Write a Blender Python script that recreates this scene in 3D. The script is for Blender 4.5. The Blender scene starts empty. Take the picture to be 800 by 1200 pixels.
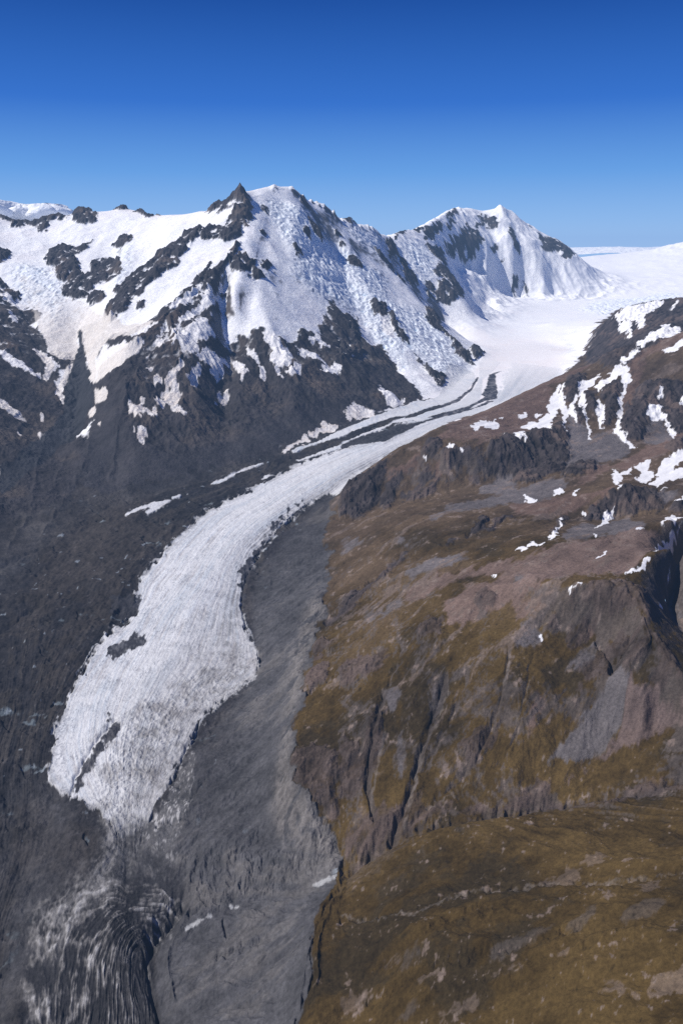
import bpy, math, random
import numpy as np

# world layout in metres: control lines of the land (x, y, height) and outlines of what covers it (x, y)
CTRL=[[(1707,6255,1461),(1150,5430,1424),(737,4934,1396),(380,4404,1360),(176,4054,1330),(42,3797,1312),(-59,3567,1296),(-184,3314,1278),(-277,3089,1263),(-331,2930,1251),(-351,2754,1236),(-343,2596,1222),(-312,2447,1212),(-279,2340,1204),(-251,2195,1192),(-258,2128,1186),(-318,2044,1179),(-375,1940,1169),(-393,1841,1160),(-418,1731,1147),(-443,1645,1137),(-449,1579,1128),(-453,1506,1118)],[(1291,6492,1479),(1029,5336,1430),(760,5104,1417),(410,4798,1398),(144,4449,1374),(0,4295,1362),(-219,4023,1338),(-435,3596,1308),(-601,3390,1292),(-651,3152,1277),(-697,2947,1262),(-732,2735,1244),(-718,2610,1232),(-711,2459,1222),(-747,2376,1216),(-766,2250,1206),(-772,2093,1192),(-771,1935,1178),(-759,1830,1168),(-724,1690,1152),(-669,1648,1146),(-620,1621,1143),(-555,1569,1136),(-510,1508,1127)],[(1588,6921,1505),(944,5073,1423),(227,4199,1362),(-159,3625,1320),(-414,3081,1284),(-498,2643,1250),(-510,2301,1224),(-550,1995,1195),(-583,1757,1166),(-529,1624,1141),(-485,1520,1117),(-457,1401,1096)],[(1097,6776,1488),(946,6215,1467),(634,5447,1432),(381,5115,1415),(156,4865,1400),(-50,4625,1384),(-256,4303,1360),(-438,4031,1336),(-594,3889,1325),(-778,3740,1316),(-926,3580,1304),(-1057,3408,1286),(-1137,2968,1254),(-1204,2623,1226),(-1286,2286,1202),(-1382,1902,1172)],[(-746,3021,1270),(-802,2479,1228),(-845,2090,1194),(-879,1794,1166),(-945,1471,1124)],[(-679,1579,1128),(-710,1443,1103),(-687,1284,1077),(-653,1114,1054),(-622,906,1038)],[(-368,1415,1106),(-506,1384,1112),(-571,1304,1100),(-560,1217,1084),(-483,1121,1066),(-409,967,1045)],[(-460,1280,1102),(-403,1181,1080),(-372,1110,1060)],[(-321,1413,1108),(-333,1373,1089),(-353,1331,1069),(-380,1275,1064),(-370,1197,1062),(-328,1122,1055),(-282,967,1045)],[(-306,1354,1100),(-322,1282,1090),(-341,1240,1080),(-312,1165,1078),(-283,1097,1075)],[(1032,8314,1538),(1280,7709,1522),(1822,7994,1530),(2152,7389,1505)],[(1534,9315,1575),(2170,9589,1570),(2877,9315,1575),(3876,9437,1640),(5364,9519,1700)],[(1601,11200,1688),(2408,11800,1685),(3671,12000,1696),(4805,11800,1766),(7014,11500,1839)],[(3675,14000,2017),(4523,14000,2017),(5639,14000,2125),(8432,14000,2260)],[(4280,15500,2230),(5135,16000,2285),(5769,16000,2347),(6391,16000,2499),(7638,16000,2695),(11434,16500,2936)],[(3000,22000,1500),(8000,22000,1500),(14000,20000,1500)],[(528,9300,2501),(682,9800,2571),(939,10500,2623),(1220,11200,2743),(1504,12000,2901),(1663,12500,2968),(1893,12800,2982),(2117,13000,2943),(2369,13000,3015),(2461,13000,2979),(2634,13000,2882),(2797,13000,2761),(2953,12900,2613),(3189,12800,2551),(3365,12700,2430),(3519,12600,2237),(3711,12700,2126)],[(1504,12000,2901),(1642,11800,2640),(1520,11050,2289),(1412,10600,2110),(1513,10250,1849)],[(2369,13000,3015),(2366,12400,2652),(2392,11950,2394),(2464,11850,2076)],[(2117,13000,2943),(2040,11850,2394),(1839,11000,1971),(1794,10300,1643)],[(939,10500,2623),(1040,9900,2395),(1138,9400,2170),(1235,9000,1961),(1317,8900,1860)],[(528,9300,2501),(672,8900,2225),(778,8500,1985),(862,8000,1772),(1059,7900,1660)],[(-6000,14500,1400),(-3000,15500,1300),(0,17500,1300),(2500,18000,1400)],[(-1101,7200,2701),(-1022,7150,2731),(-900,7050,2792),(-822,7000,2872),(-785,7080,2826),(-768,7250,2849),(-587,7500,2926),(-517,7550,2909),(-431,7600,2926),(-340,7700,2849),(-230,7800,2783),(-156,7900,2788),(-64,8050,2699),(0,8150,2649),(81,8200,2674),(182,8350,2616),(270,8500,2596),(316,8600,2607),(443,8900,2522),(528,9300,2501)],[(-822,7000,2872),(-756,6850,2718),(-759,6650,2572),(-793,6350,2427),(-845,6100,2339),(-851,5950,2272),(-855,5600,2099),(-855,5300,1957),(-858,5000,1805),(-873,4750,1687),(-901,4330,1519),(-967,4080,1437),(-997,3820,1379)],[(-822,7000,2872),(-887,6800,2652),(-1098,6700,2555),(-1192,6450,2428),(-1255,6250,2337),(-1395,5850,2143),(-1529,5520,1978)],[(-939,6500,2489),(-1027,6200,2338),(-1117,5800,2174),(-1256,5450,1999),(-1425,5200,1861),(-1481,4950,1657)],[(-1038,5500,2077),(-1166,5150,1954),(-1282,4950,1861),(-1328,4650,1702),(-1314,4380,1556),(-1266,4080,1437),(-1130,3760,1344)],[(-517,7550,2909),(-517,6950,2593),(-561,6350,2336),(-592,5820,2116),(-514,5560,1963),(-389,5360,1817),(-275,5250,1666),(-158,4980,1547),(-77,4800,1434)],[(-592,5820,2116),(-650,5480,1887),(-685,5270,1773),(-701,4930,1608),(-677,4600,1465),(-619,4250,1373)],[(-822,5850,2086),(-833,5600,1960),(-732,5350,1818)],[(-340,7700,2849),(-255,7350,2604),(-174,6950,2330),(-117,6400,2056),(-62,6050,1895),(30,5750,1745),(115,5500,1631),(168,5300,1521),(219,5150,1436)],[(-64,8050,2699),(111,7400,2326),(255,6750,1971),(402,6500,1824),(516,6200,1662),(592,5950,1538),(678,5750,1476)],[(270,8500,2596),(446,8050,2242),(587,7700,2024),(758,7400,1856),(874,7050,1704),(990,6800,1576),(1055,6650,1512)],[(-454,4750,1511),(-336,4480,1440)],[(-671,7280,2858),(-655,6830,2653),(-678,6340,2427),(-708,5940,2238),(-735,5640,2097)],[(-389,7150,2665),(-425,6520,2335),(-425,5970,2079),(-352,5700,1924),(-287,5540,1825)],[(-38,7500,2396),(35,6950,2129),(133,6500,1890),(255,6150,1699),(396,5800,1529)],[(235,7800,2322),(408,7300,2044),(575,7000,1850),(743,6500,1626)],[(-1399,7050,2583),(-1486,6750,2397),(-1539,6350,2214),(-1608,5950,2051)],[(1952,12300,2719),(1816,11650,2450),(1699,11100,2182),(1606,10550,1937)],[(2615,12500,2572),(2751,12200,2336),(2880,11900,2109)],[(-5116,6500,2731),(-4463,7000,2821),(-3792,7400,2743),(-3300,7600,2717),(-3048,7700,2657),(-2844,7750,2608),(-2703,7800,2646),(-2621,7800,2689),(-2484,7850,2677),(-2347,7800,2733),(-2247,7850,2720),(-2184,7900,2722),(-2082,7900,2730),(-1998,7900,2795),(-1949,7900,2730),(-1809,7800,2726),(-1713,7800,2675),(-1640,7750,2680),(-1503,7600,2675),(-1280,7400,2675),(-1101,7200,2701)],[(-9000,11500,1500),(-5500,12500,1500),(-2500,12500,1600),(0,12500,1600)],[(-2419,7100,2363),(-2275,7100,2383),(-2105,7150,2451)],[(-2342,6800,2267),(-2127,6350,2121),(-1975,6150,2039)],[(-1997,6900,2311),(-1794,6800,2267),(-1783,6400,2150),(-1847,6150,2070)],[(-2632,6900,2331),(-2191,6350,2121),(-1951,5950,1962),(-1787,5600,1791),(-1665,5150,1627),(-1556,4750,1485),(-1475,4250,1396),(-1374,3700,1361),(-1324,3220,1310)],[(-1793,7200,2499),(-1605,5950,2080),(-1698,5650,1900),(-1732,5500,1745)],[(-2909,7100,2430),(-2578,6350,2121),(-2379,6050,2015),(-2145,5700,1866),(-1934,5300,1714),(-1768,4960,1577),(-1677,4720,1491)],[(-3424,6600,2459),(-2797,6000,2166),(-2396,5550,1936),(-2093,5080,1743),(-1899,4800,1603),(-1697,4480,1489),(-1588,4080,1391)],[(-3654,5600,2344),(-2783,4900,1917),(-2281,4420,1690),(-1891,3900,1479),(-1600,3560,1360)],[(-44,3322,1345),(18,3350,1402),(150,3450,1489),(306,3550,1562),(475,3700,1607),(665,3900,1620),(890,4200,1641),(1137,4500,1677),(1358,4800,1704),(1504,4800,1754),(1694,4800,1853),(1942,4700,1936),(2219,4700,2031),(2932,4800,2142),(3891,4800,2213)],[(467,3630,1603),(634,3700,1607),(809,3780,1590),(1012,3950,1597),(1158,4200,1636)],[(-28,3139,1330),(72,3260,1334),(179,3250,1375),(285,3235,1399),(425,3225,1428),(571,3260,1462),(717,3280,1471),(880,3370,1495),(991,3250,1520),(1283,3500,1574),(1620,3780,1578),(2223,3800,1668)],[(-22,3307,1350),(111,3400,1445),(206,3440,1477),(298,3440,1519),(443,3420,1570),(591,3430,1598),(746,3460,1587),(880,3560,1587),(996,3720,1603)],[(1188,4150,1645),(1159,3800,1586),(1082,3450,1547)],[(1507,4500,1771),(1442,4200,1681),(1365,3900,1607),(1310,3580,1574)],[(1824,4500,1864),(1740,4250,1762),(1638,3950,1639)],[(2132,7166,1532),(2229,7200,1704),(2297,7000,1864),(2505,7000,1934),(2857,7000,1976),(3552,7000,2093),(4950,7000,2195)],[(1990,6615,1510),(2000,5750,1690),(2600,5700,1780),(3500,5700,1900)],[(2200,8800,1640),(3500,8800,1720),(5500,8600,1900)],[(611,2760,1498),(737,2780,1517),(866,2810,1543),(1020,2820,1576),(1137,2790,1543),(1245,2840,1570)],[(705,2640,1500),(830,2670,1499),(958,2690,1480),(1111,2710,1508),(1194,2700,1536)],[(419,2330,1514),(595,2210,1581),(733,2260,1587),(875,2310,1596),(1056,2380,1608),(1502,2500,1698)],[(570,2560,1518),(456,2560,1509),(283,2530,1484)],[(1305,2150,1722),(1074,2100,1684),(930,2080,1652),(829,2020,1632),(734,1930,1603),(700,1755,1615),(691,1680,1585),(699,1590,1562),(717,1510,1539),(758,1390,1503),(797,1290,1476)],[(519,1900,1597),(606,1830,1613),(685,1790,1621)],[(417,1790,1508),(495,1770,1507),(594,1755,1508),(659,1680,1526)],[(330,2060,1504),(446,1950,1552),(519,1900,1597)],[(1467,2650,1534),(1197,2480,1472),(1043,2330,1458),(865,1960,1474),(863,1850,1466),(930,1700,1419)],[(94,2020,1394),(216,1850,1454),(403,1720,1499)],[(60,1640,1341),(194,1600,1367),(372,1535,1409),(556,1530,1412),(710,1465,1454)],[(205,1720,1407),(385,1620,1465),(555,1610,1471),(645,1500,1510)],[(261,2300,1470),(197,2150,1438),(79,2280,1365)],[(0,2850,1334),(241,2700,1454),(479,2700,1502)],[(367,2000,1505),(349,1880,1487)],[(55,1480,1296),(180,1440,1305),(355,1430,1354),(527,1420,1372)],[(-43,3268,1332),(-32,2892,1318),(-43,2528,1300),(-72,2220,1294),(-93,1973,1288),(-110,1738,1278),(-111,1580,1268),(-71,1491,1244),(-4,1416,1205),(9,1351,1186)],[(-206,2570,1250),(-189,2129,1228),(-202,1851,1205),(-224,1636,1180),(-190,1489,1155),(-92,1447,1190)],[(-351,1793,1167),(-370,1644,1150),(-353,1493,1128)],[(9,1336,1184),(87,1362,1236),(173,1365,1288),(277,1372,1305),(413,1372,1332),(509,1357,1366),(661,1330,1418),(810,1312,1460)],[(14,1306,1195),(100,1291,1270),(199,1306,1318),(397,1313,1362),(521,1300,1396),(636,1275,1438)],[(-17,1290,1195),(-35,1218,1216),(-49,1137,1228),(-50,1085,1226),(-46,1053,1214),(-56,997,1196),(-62,846,1180)],[(-36,1388,1196),(-90,1399,1180),(-183,1424,1156),(-298,1446,1132)],[(-43,1333,1176),(-88,1355,1152),(-178,1359,1124),(-287,1366,1102)],[(-113,1203,1160),(-230,1220,1112),(-104,1072,1145),(-228,1093,1100)],[(47,1199,1245),(136,1015,1354),(257,960,1411),(361,900,1473),(455,850,1524),(574,780,1596)],[(49,1251,1235),(185,1190,1330),(308,1199,1360),(435,1130,1420),(540,1052,1488),(687,980,1581)],[(0,984,1212),(124,885,1331),(231,828,1400),(322,770,1470),(402,720,1530),(461,660,1603)],[(-23,750,1190),(196,640,1368),(342,560,1497)]]
MASKS={'ice':[[(1713,6418),(1684,6171),(1068,5041),(735,4917),(371,4306),(175,4014),(41,3757),(-8,3474),(-60,3608),(-146,3477),(-205,3371),(-268,3205),(-318,3003),(-347,2832),(-356,2685),(-346,2548),(-320,2417),(-300,2364),(-268,2286),(-250,2179),(-256,2110),(-287,2078),(-318,2043),(-347,1991),(-376,1946),(-392,1874),(-407,1792),(-425,1715),(-432,1644),(-444,1604),(-455,1541),(-477,1485),(-502,1514),(-531,1551),(-559,1582),(-620,1621),(-668,1644),(-723,1685),(-729,1750),(-741,1829),(-768,1856),(-768,1942),(-771,2093),(-766,2250),(-762,2334),(-743,2386),(-686,2472),(-716,2577),(-735,2734),(-700,2962),(-651,3152),(-597,3369),(-437,3618),(-219,4022),(0,4294),(144,4449),(274,4654),(527,4939),(767,5151),(989,5333),(1123,5726),(1282,6373),(1403,6715)]],
'dirtyice':[[(-40,3635),(-98,3563),(-153,3449),(-211,3304),(-239,3171),(-285,3085),(-311,2985),(-327,2889),(-340,2784),(-337,2684),(-316,2622),(-353,2618),(-364,2715),(-367,2846),(-337,2997),(-315,3132),(-258,3327),(-193,3498),(-100,3632)],[(-345,2549),(-324,2488),(-290,2402),(-264,2319),(-251,2179),(-255,2094),(-294,2049),(-326,2012),(-358,1984),(-365,2031),(-334,2073),(-305,2147),(-303,2238),(-314,2403),(-346,2529)],[(-614,1635),(-628,1841),(-585,1942),(-464,2046),(-408,2157),(-310,2191),(-262,2099),(-291,2023),(-381,1982),(-421,1871),(-436,1774),(-454,1699),(-465,1630),(-496,1565),(-492,1492),(-512,1475),(-546,1570),(-606,1608)]],
'rubble':[[(-352,2578),(-373,2760),(-370,2879),(-332,3034),(-315,3132),(-295,3214),(-249,3331),(-192,3487),(-156,3544),(-173,3483),(-223,3360),(-269,3224),(-304,3099),(-324,2946),(-345,2870),(-342,2767),(-353,2717),(-331,2621),(-334,2583)],[(-728,2248),(-691,2320),(-630,2353),(-618,2300),(-645,2241),(-694,2203)],[(-654,1648),(-653,1734),(-624,1825),(-602,1916),(-588,1871),(-611,1776),(-628,1704),(-631,1641)],[(-667,2086),(-645,2095),(-645,2064)],[(-681,2026),(-664,2055),(-662,2035)],[(-802,2598),(-702,2606),(-678,2469),(-722,2444),(-760,2455),(-792,2538)],[(-643,1938),(-631,1946),(-621,1891),(-628,1883)]],
'strip':[[(0,4515),(0,4622),(102,4776),(266,4997),(445,5236),(507,5319),(708,5345),(552,5197),(315,4914),(138,4702),(0,4503)],[(0,4334),(0,4373),(135,4577),(252,4711),(309,4819),(479,4993),(610,5099),(791,5330),(933,5337),(823,5165),(672,5054),(552,4925),(425,4826),(319,4780),(236,4643),(134,4534),(72,4451)],[(1125,6732),(1266,7051),(1294,6696),(1294,6696),(1146,6290),(1048,6044),(958,5530),(905,5338),(768,5163),(586,5001),(435,4942),(601,5139),(793,5342),(939,5741),(1038,6125)],[(1003,6378),(1023,6296),(993,6045),(883,5672),(751,5344),(635,5196),(514,5084),(396,4953),(262,4904),(196,4896),(325,5092),(552,5337),(651,5469),(776,5899),(756,6004),(822,6288),(936,6386)],[(-270,4245),(-232,4302),(-142,4397),(0,4622),(0,4503),(-83,4416),(-164,4339),(-251,4211)],[(-250,4091),(-201,4124),(-114,4228),(0,4353),(0,4278),(-124,4174),(-221,4067)],[(-631,3745),(-574,3821),(-523,3915),(-458,4009),(-408,4059),(-395,4043),(-473,3947),(-528,3867),(-576,3759),(-619,3738)],[(-393,3785),(-370,3878),(-337,3862),(-374,3800)],[(-779,3559),(-742,3600),(-742,3572),(-770,3540)],[(-723,3600),(-690,3642),(-711,3591)],[(-949,3355),(-898,3456),(-851,3507),(-781,3545),(-776,3518),(-812,3415),(-846,3354),(-861,3379),(-840,3454),(-902,3394),(-936,3342)]],
'band':[[(1131,6248),(1246,6387),(1304,6384),(1310,6372),(1255,6387),(1180,6248),(1078,5589),(1035,5393),(947,5336),(802,5114),(664,4982),(576,4904),(523,4900),(672,5054),(813,5191),(905,5338),(968,5462),(958,5530),(1041,5812)],[(1022,6159),(1040,6142),(913,5670),(768,5312),(643,5149),(537,5045),(446,4915),(378,4882),(453,5004),(546,5134),(653,5237),(764,5394),(903,5706),(1017,6126)],[(0,4255),(0,4341),(133,4513),(248,4620),(330,4746),(489,4821),(665,4995),(849,5155),(961,5335),(1018,5335),(880,5174),(751,5040),(573,4882),(471,4764),(356,4580),(237,4403),(153,4364),(58,4329)]],
'lowrock':[[(-1369,4438),(-1445,4781),(-1287,4736),(-1169,4946),(-1278,4926),(-1546,5285),(-1533,5326),(-1334,5168),(-1188,5255),(-1108,5421),(-1052,5585),(-1004,5839),(-905,5896),(-856,5882),(-812,5778),(-763,5664),(-856,5467),(-843,5323),(-807,5203),(-746,5207),(-694,5364),(-615,5406),(-576,5415),(-534,5452),(-500,5373),(-416,5355),(-310,5424),(-287,5541),(-279,5629),(-224,5718),(-165,5694),(-95,6212),(-110,6340),(-65,6407),(0,6200),(64,6214),(119,6459),(144,6042),(217,5977),(288,6159),(344,6005),(424,5765),(472,5607),(521,5480),(552,5375),(383,5144),(158,4941),(0,4699),(-123,4578),(-281,4338),(-447,4131),(-603,3959),(-827,3785),(-1003,3659),(-1098,3564),(-1195,3633),(-1307,4097)],[(-2549,6111),(-2483,6093),(-2414,6064),(-2286,5952),(-2212,5958),(-2137,5913),(-2102,5821),(-2160,5792),(-2169,5774),(-2055,5643),(-1967,5474),(-1905,5337),(-1870,5405),(-1783,5342),(-1733,5285),(-1733,5213),(-1766,5143),(-1776,5084),(-1740,4984),(-1735,4902),(-1668,4760),(-1613,4661),(-1534,4402),(-1342,4158),(-1251,3909),(-1231,3433),(-1525,3044),(-2055,2440),(-2593,2709),(-3261,4041)],[(-1815,5693),(-1782,5686),(-1753,5569),(-1656,5349),(-1629,5221),(-1571,5056),(-1573,4983),(-1474,4828),(-1411,4646),(-1369,4438),(-1359,4261),(-1428,4290),(-1534,4402),(-1616,4712),(-1685,4838),(-1717,5017),(-1713,5191),(-1730,5325),(-1757,5500),(-1762,5574)]],
'rock':[[(-901,6982),(-859,7004),(-825,7016),(-802,7035),(-761,7047),(-739,6953),(-716,6774),(-720,6678),(-754,6688),(-766,6477),(-800,6414),(-874,6362),(-890,6433),(-1052,6433),(-1058,6534),(-1021,6631),(-912,6553),(-883,6662),(-835,6757),(-790,6820),(-764,6900),(-814,6896),(-866,6901),(-905,6937)],[(-1122,7154),(-1038,7140),(-950,7014),(-905,7017),(-905,6937),(-958,6868),(-994,6945),(-1081,7059)],[(-1310,6551),(-1242,6546),(-1202,6710),(-1127,6777),(-1086,6678),(-1101,6548),(-1100,6375),(-1120,6348),(-1144,6453),(-1164,6378),(-1153,6304),(-1176,6157),(-1187,6040),(-1217,6032)],[(-1061,5511),(-1005,5651),(-950,5770),(-921,5880),(-856,5959),(-808,6068),(-781,6237),(-761,6343),(-755,6210),(-777,6053),(-726,6151),(-673,6083),(-607,6193),(-612,6156),(-656,6052),(-615,6098),(-564,6026),(-613,5903),(-644,5913),(-640,6048),(-685,5966),(-718,5924),(-754,5980),(-803,6019),(-841,5958),(-840,5872),(-856,5764),(-821,5762),(-786,5712)],[(-576,6185),(-537,6275),(-518,6185),(-548,6117),(-579,6122)],[(-1005,5745),(-967,5892),(-934,6038),(-924,6022),(-958,5828),(-983,5697)],[(-768,6663),(-727,6662),(-691,6591),(-749,6633)],[(-624,6602),(-604,6660),(-575,6595),(-607,6591)],[(-650,7045),(-578,6982),(-592,6939),(-638,6991)],[(-264,7365),(-202,7390),(-159,7226),(-178,7123),(-231,7144),(-260,7219)],[(-308,7072),(-266,7126),(-271,7005),(-297,7008)],[(-76,7616),(0,7672),(0,7602),(-66,7590)],[(-384,6682),(-337,6744),(-314,6655),(-348,6601)],[(-370,7542),(-327,7604),(-280,7580),(-298,7544),(-351,7510)],[(-1621,6013),(-1569,6196),(-1486,6261),(-1424,6361),(-1437,6425),(-1385,6499),(-1310,6551),(-1217,6032),(-1289,5925),(-1344,5821),(-1388,5741),(-1465,5752),(-1544,5824)],[(-3049,7698),(-2976,7702),(-2880,7693),(-2836,7727),(-2722,7648),(-2712,7764),(-2623,7794),(-2549,7806),(-2476,7789),(-2500,7641),(-2561,7721),(-2597,7613),(-2552,7494),(-2596,7426),(-2673,7583),(-2728,7577),(-2828,7651),(-2770,7452),(-2833,7558),(-2867,7495),(-2936,7618),(-3032,7654)],[(-2753,7739),(-2720,7760),(-2661,7761),(-2707,7748)],[(-2443,7780),(-2404,7781),(-2312,7803),(-2256,7806),(-2199,7736),(-2167,7536),(-2239,7523),(-2311,7580),(-2342,7552),(-2387,7687)],[(-2077,7864),(-2017,7863),(-1979,7866),(-1958,7857),(-1920,7817),(-2002,7800)],[(-1867,7796),(-1792,7802),(-1671,7633),(-1682,7549),(-1786,7687)],[(-1655,7693),(-1622,7674),(-1582,7566)],[(-2410,6988),(-2415,7091),(-2337,7129),(-2285,7137),(-2203,7039),(-2128,7098),(-2103,7172),(-2091,7091),(-2146,6960),(-2194,6940),(-2140,6807),(-2056,6623),(-1998,6500),(-1961,6456),(-1933,6538),(-1939,6623),(-1980,6750),(-1983,6863),(-1921,6890),(-1812,6797),(-1662,6398),(-1665,6306),(-1735,6347),(-1804,6352),(-1862,6326),(-1844,6198),(-1895,6148),(-1955,6136),(-2062,6181),(-2086,6320),(-2090,6508),(-2098,6626),(-2108,6397),(-2179,6471),(-2222,6646),(-2289,6699),(-2336,6744)],[(-1872,7066),(-1853,7143),(-1814,7211),(-1758,7126),(-1747,6996),(-1791,6951),(-1833,6971)],[(-2795,6978),(-2733,6946),(-2658,6852),(-2690,6823),(-2681,6721),(-2918,6445)],[(-2594,6400),(-2498,6306),(-2386,6162),(-2349,6098),(-2622,5710)],[(-1601,5617),(-1585,5740),(-1560,5890),(-1497,5886),(-1416,5804),(-1374,5749),(-1420,5684),(-1425,5573),(-1469,5509),(-1498,5445)],[(-1371,5523),(-1358,5599),(-1318,5614),(-1328,5523)],[(-1829,6018),(-1814,6146),(-1738,6101),(-1679,5929),(-1739,5915)],[(-2091,6280),(-1857,6244),(-1860,6135),(-1943,6089),(-2047,6183)],[(-9,7538),(28,7536),(37,7479),(-9,7482)],[(30,8150),(81,8190),(144,8278),(101,8157),(40,8100)],[(55,7344),(93,7402),(176,7352),(165,7278),(73,7244)],[(469,8733),(527,9182),(569,9110),(593,8920),(543,8657),(461,8273)],[(579,8702),(655,8998),(692,8865),(737,8850),(765,8621),(739,8436),(646,8228),(619,8464)],[(301,8008),(366,8111),(487,8050),(461,7943),(359,7932)],[(513,8139),(606,7971),(560,7890)],[(567,9277),(654,9735),(730,9948),(739,9907),(628,9510),(578,9268)],[(994,9946),(1073,9973),(1227,10539),(1244,10088),(1154,9545),(1233,9568),(1333,9551),(1311,9062),(1230,8856),(1211,8994),(1161,9173),(1091,9188),(1019,9052),(1000,9097),(1062,9371),(1127,9528),(1070,9693),(1005,9788)],[(883,8827),(944,8868),(976,8714),(942,8596),(875,8474)],[(1016,8900),(1128,9088),(1185,8967),(1192,8824),(1069,8734)],[(1302,10720),(1544,11473),(1649,11737),(1779,11932),(1908,12086),(1901,11917),(1982,11943),(1862,11733),(1765,11529),(1632,11367),(1578,11327),(1421,10893),(1311,10677)],[(960,9993),(1082,10606),(1280,11220),(1311,11235),(1139,10630),(1009,10107)],[(1369,11517),(1603,12255),(1607,12162),(1442,11650)],[(973,10281),(1130,10825),(1205,11034),(1202,11001),(997,10258)],[(1356,11242),(1508,11702),(1581,11815),(1408,11324)],[(1898,12128),(2059,12595),(2172,12725),(2229,12683),(2270,12435),(2158,12409),(2084,12327),(2182,12577),(2076,12493),(1928,12120)],[(1954,12537),(2089,12807),(2050,12649),(1963,12488)],[(1678,11857),(1786,12109),(1750,11940)],[(2054,11894),(2156,12055),(2200,12021),(2127,11954)],[(2204,11910),(2254,11950),(2251,11915)],[(2422,12409),(2493,12545),(2435,12185),(2409,12228)],[(863,10200),(1009,10696),(978,10489),(870,10133)],[(2764,12958),(2829,12948),(2874,12844),(2833,12883)],[(2901,12811),(3040,12845),(3198,12821),(3271,12777),(3286,12768),(3166,12578),(2959,12432),(2917,12472),(2953,12740)],[(3184,12586),(3298,12748),(3406,12708),(3503,12685),(3331,12511),(3248,12496),(3245,12568)],[(2474,12428),(2509,12345),(2551,12298),(2545,12136),(2466,12167),(2428,12140)],[(2398,11824),(2470,11907),(2571,11910),(2638,11845),(2579,11763),(2379,11666)],[(249,6709),(277,6777),(299,6676),(348,6805),(371,6730),(320,6566),(253,6568)],[(375,6645),(412,6683),(443,6487),(481,6423),(515,6305),(489,6284),(444,6357),(396,6404),(395,6544)],[(775,7571),(873,8112),(860,7352),(905,7152),(937,6960),(989,6794),(1064,6741),(1061,6596),(1001,6609),(937,6666),(914,6917),(862,7109),(774,6980),(740,7103)],[(532,6199),(578,6162),(632,6039),(697,5899),(756,6004),(743,5822),(690,5686),(657,5817),(611,5986),(575,6123)],[(1117,7177),(1170,7147),(1209,7040),(1167,6887),(1102,6757),(1097,6908)],[(0,5822),(60,5750),(138,5921),(127,5742),(44,5592),(0,5499)],[(32,6238),(96,6249),(124,5976),(93,5957),(63,6141)],[(880,8654),(978,8738),(1008,8812),(1081,8852),(1119,8778),(1233,8980),(1374,9567),(1356,9346),(1184,8748),(1087,8684),(968,8634),(937,8533)]],
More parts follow.
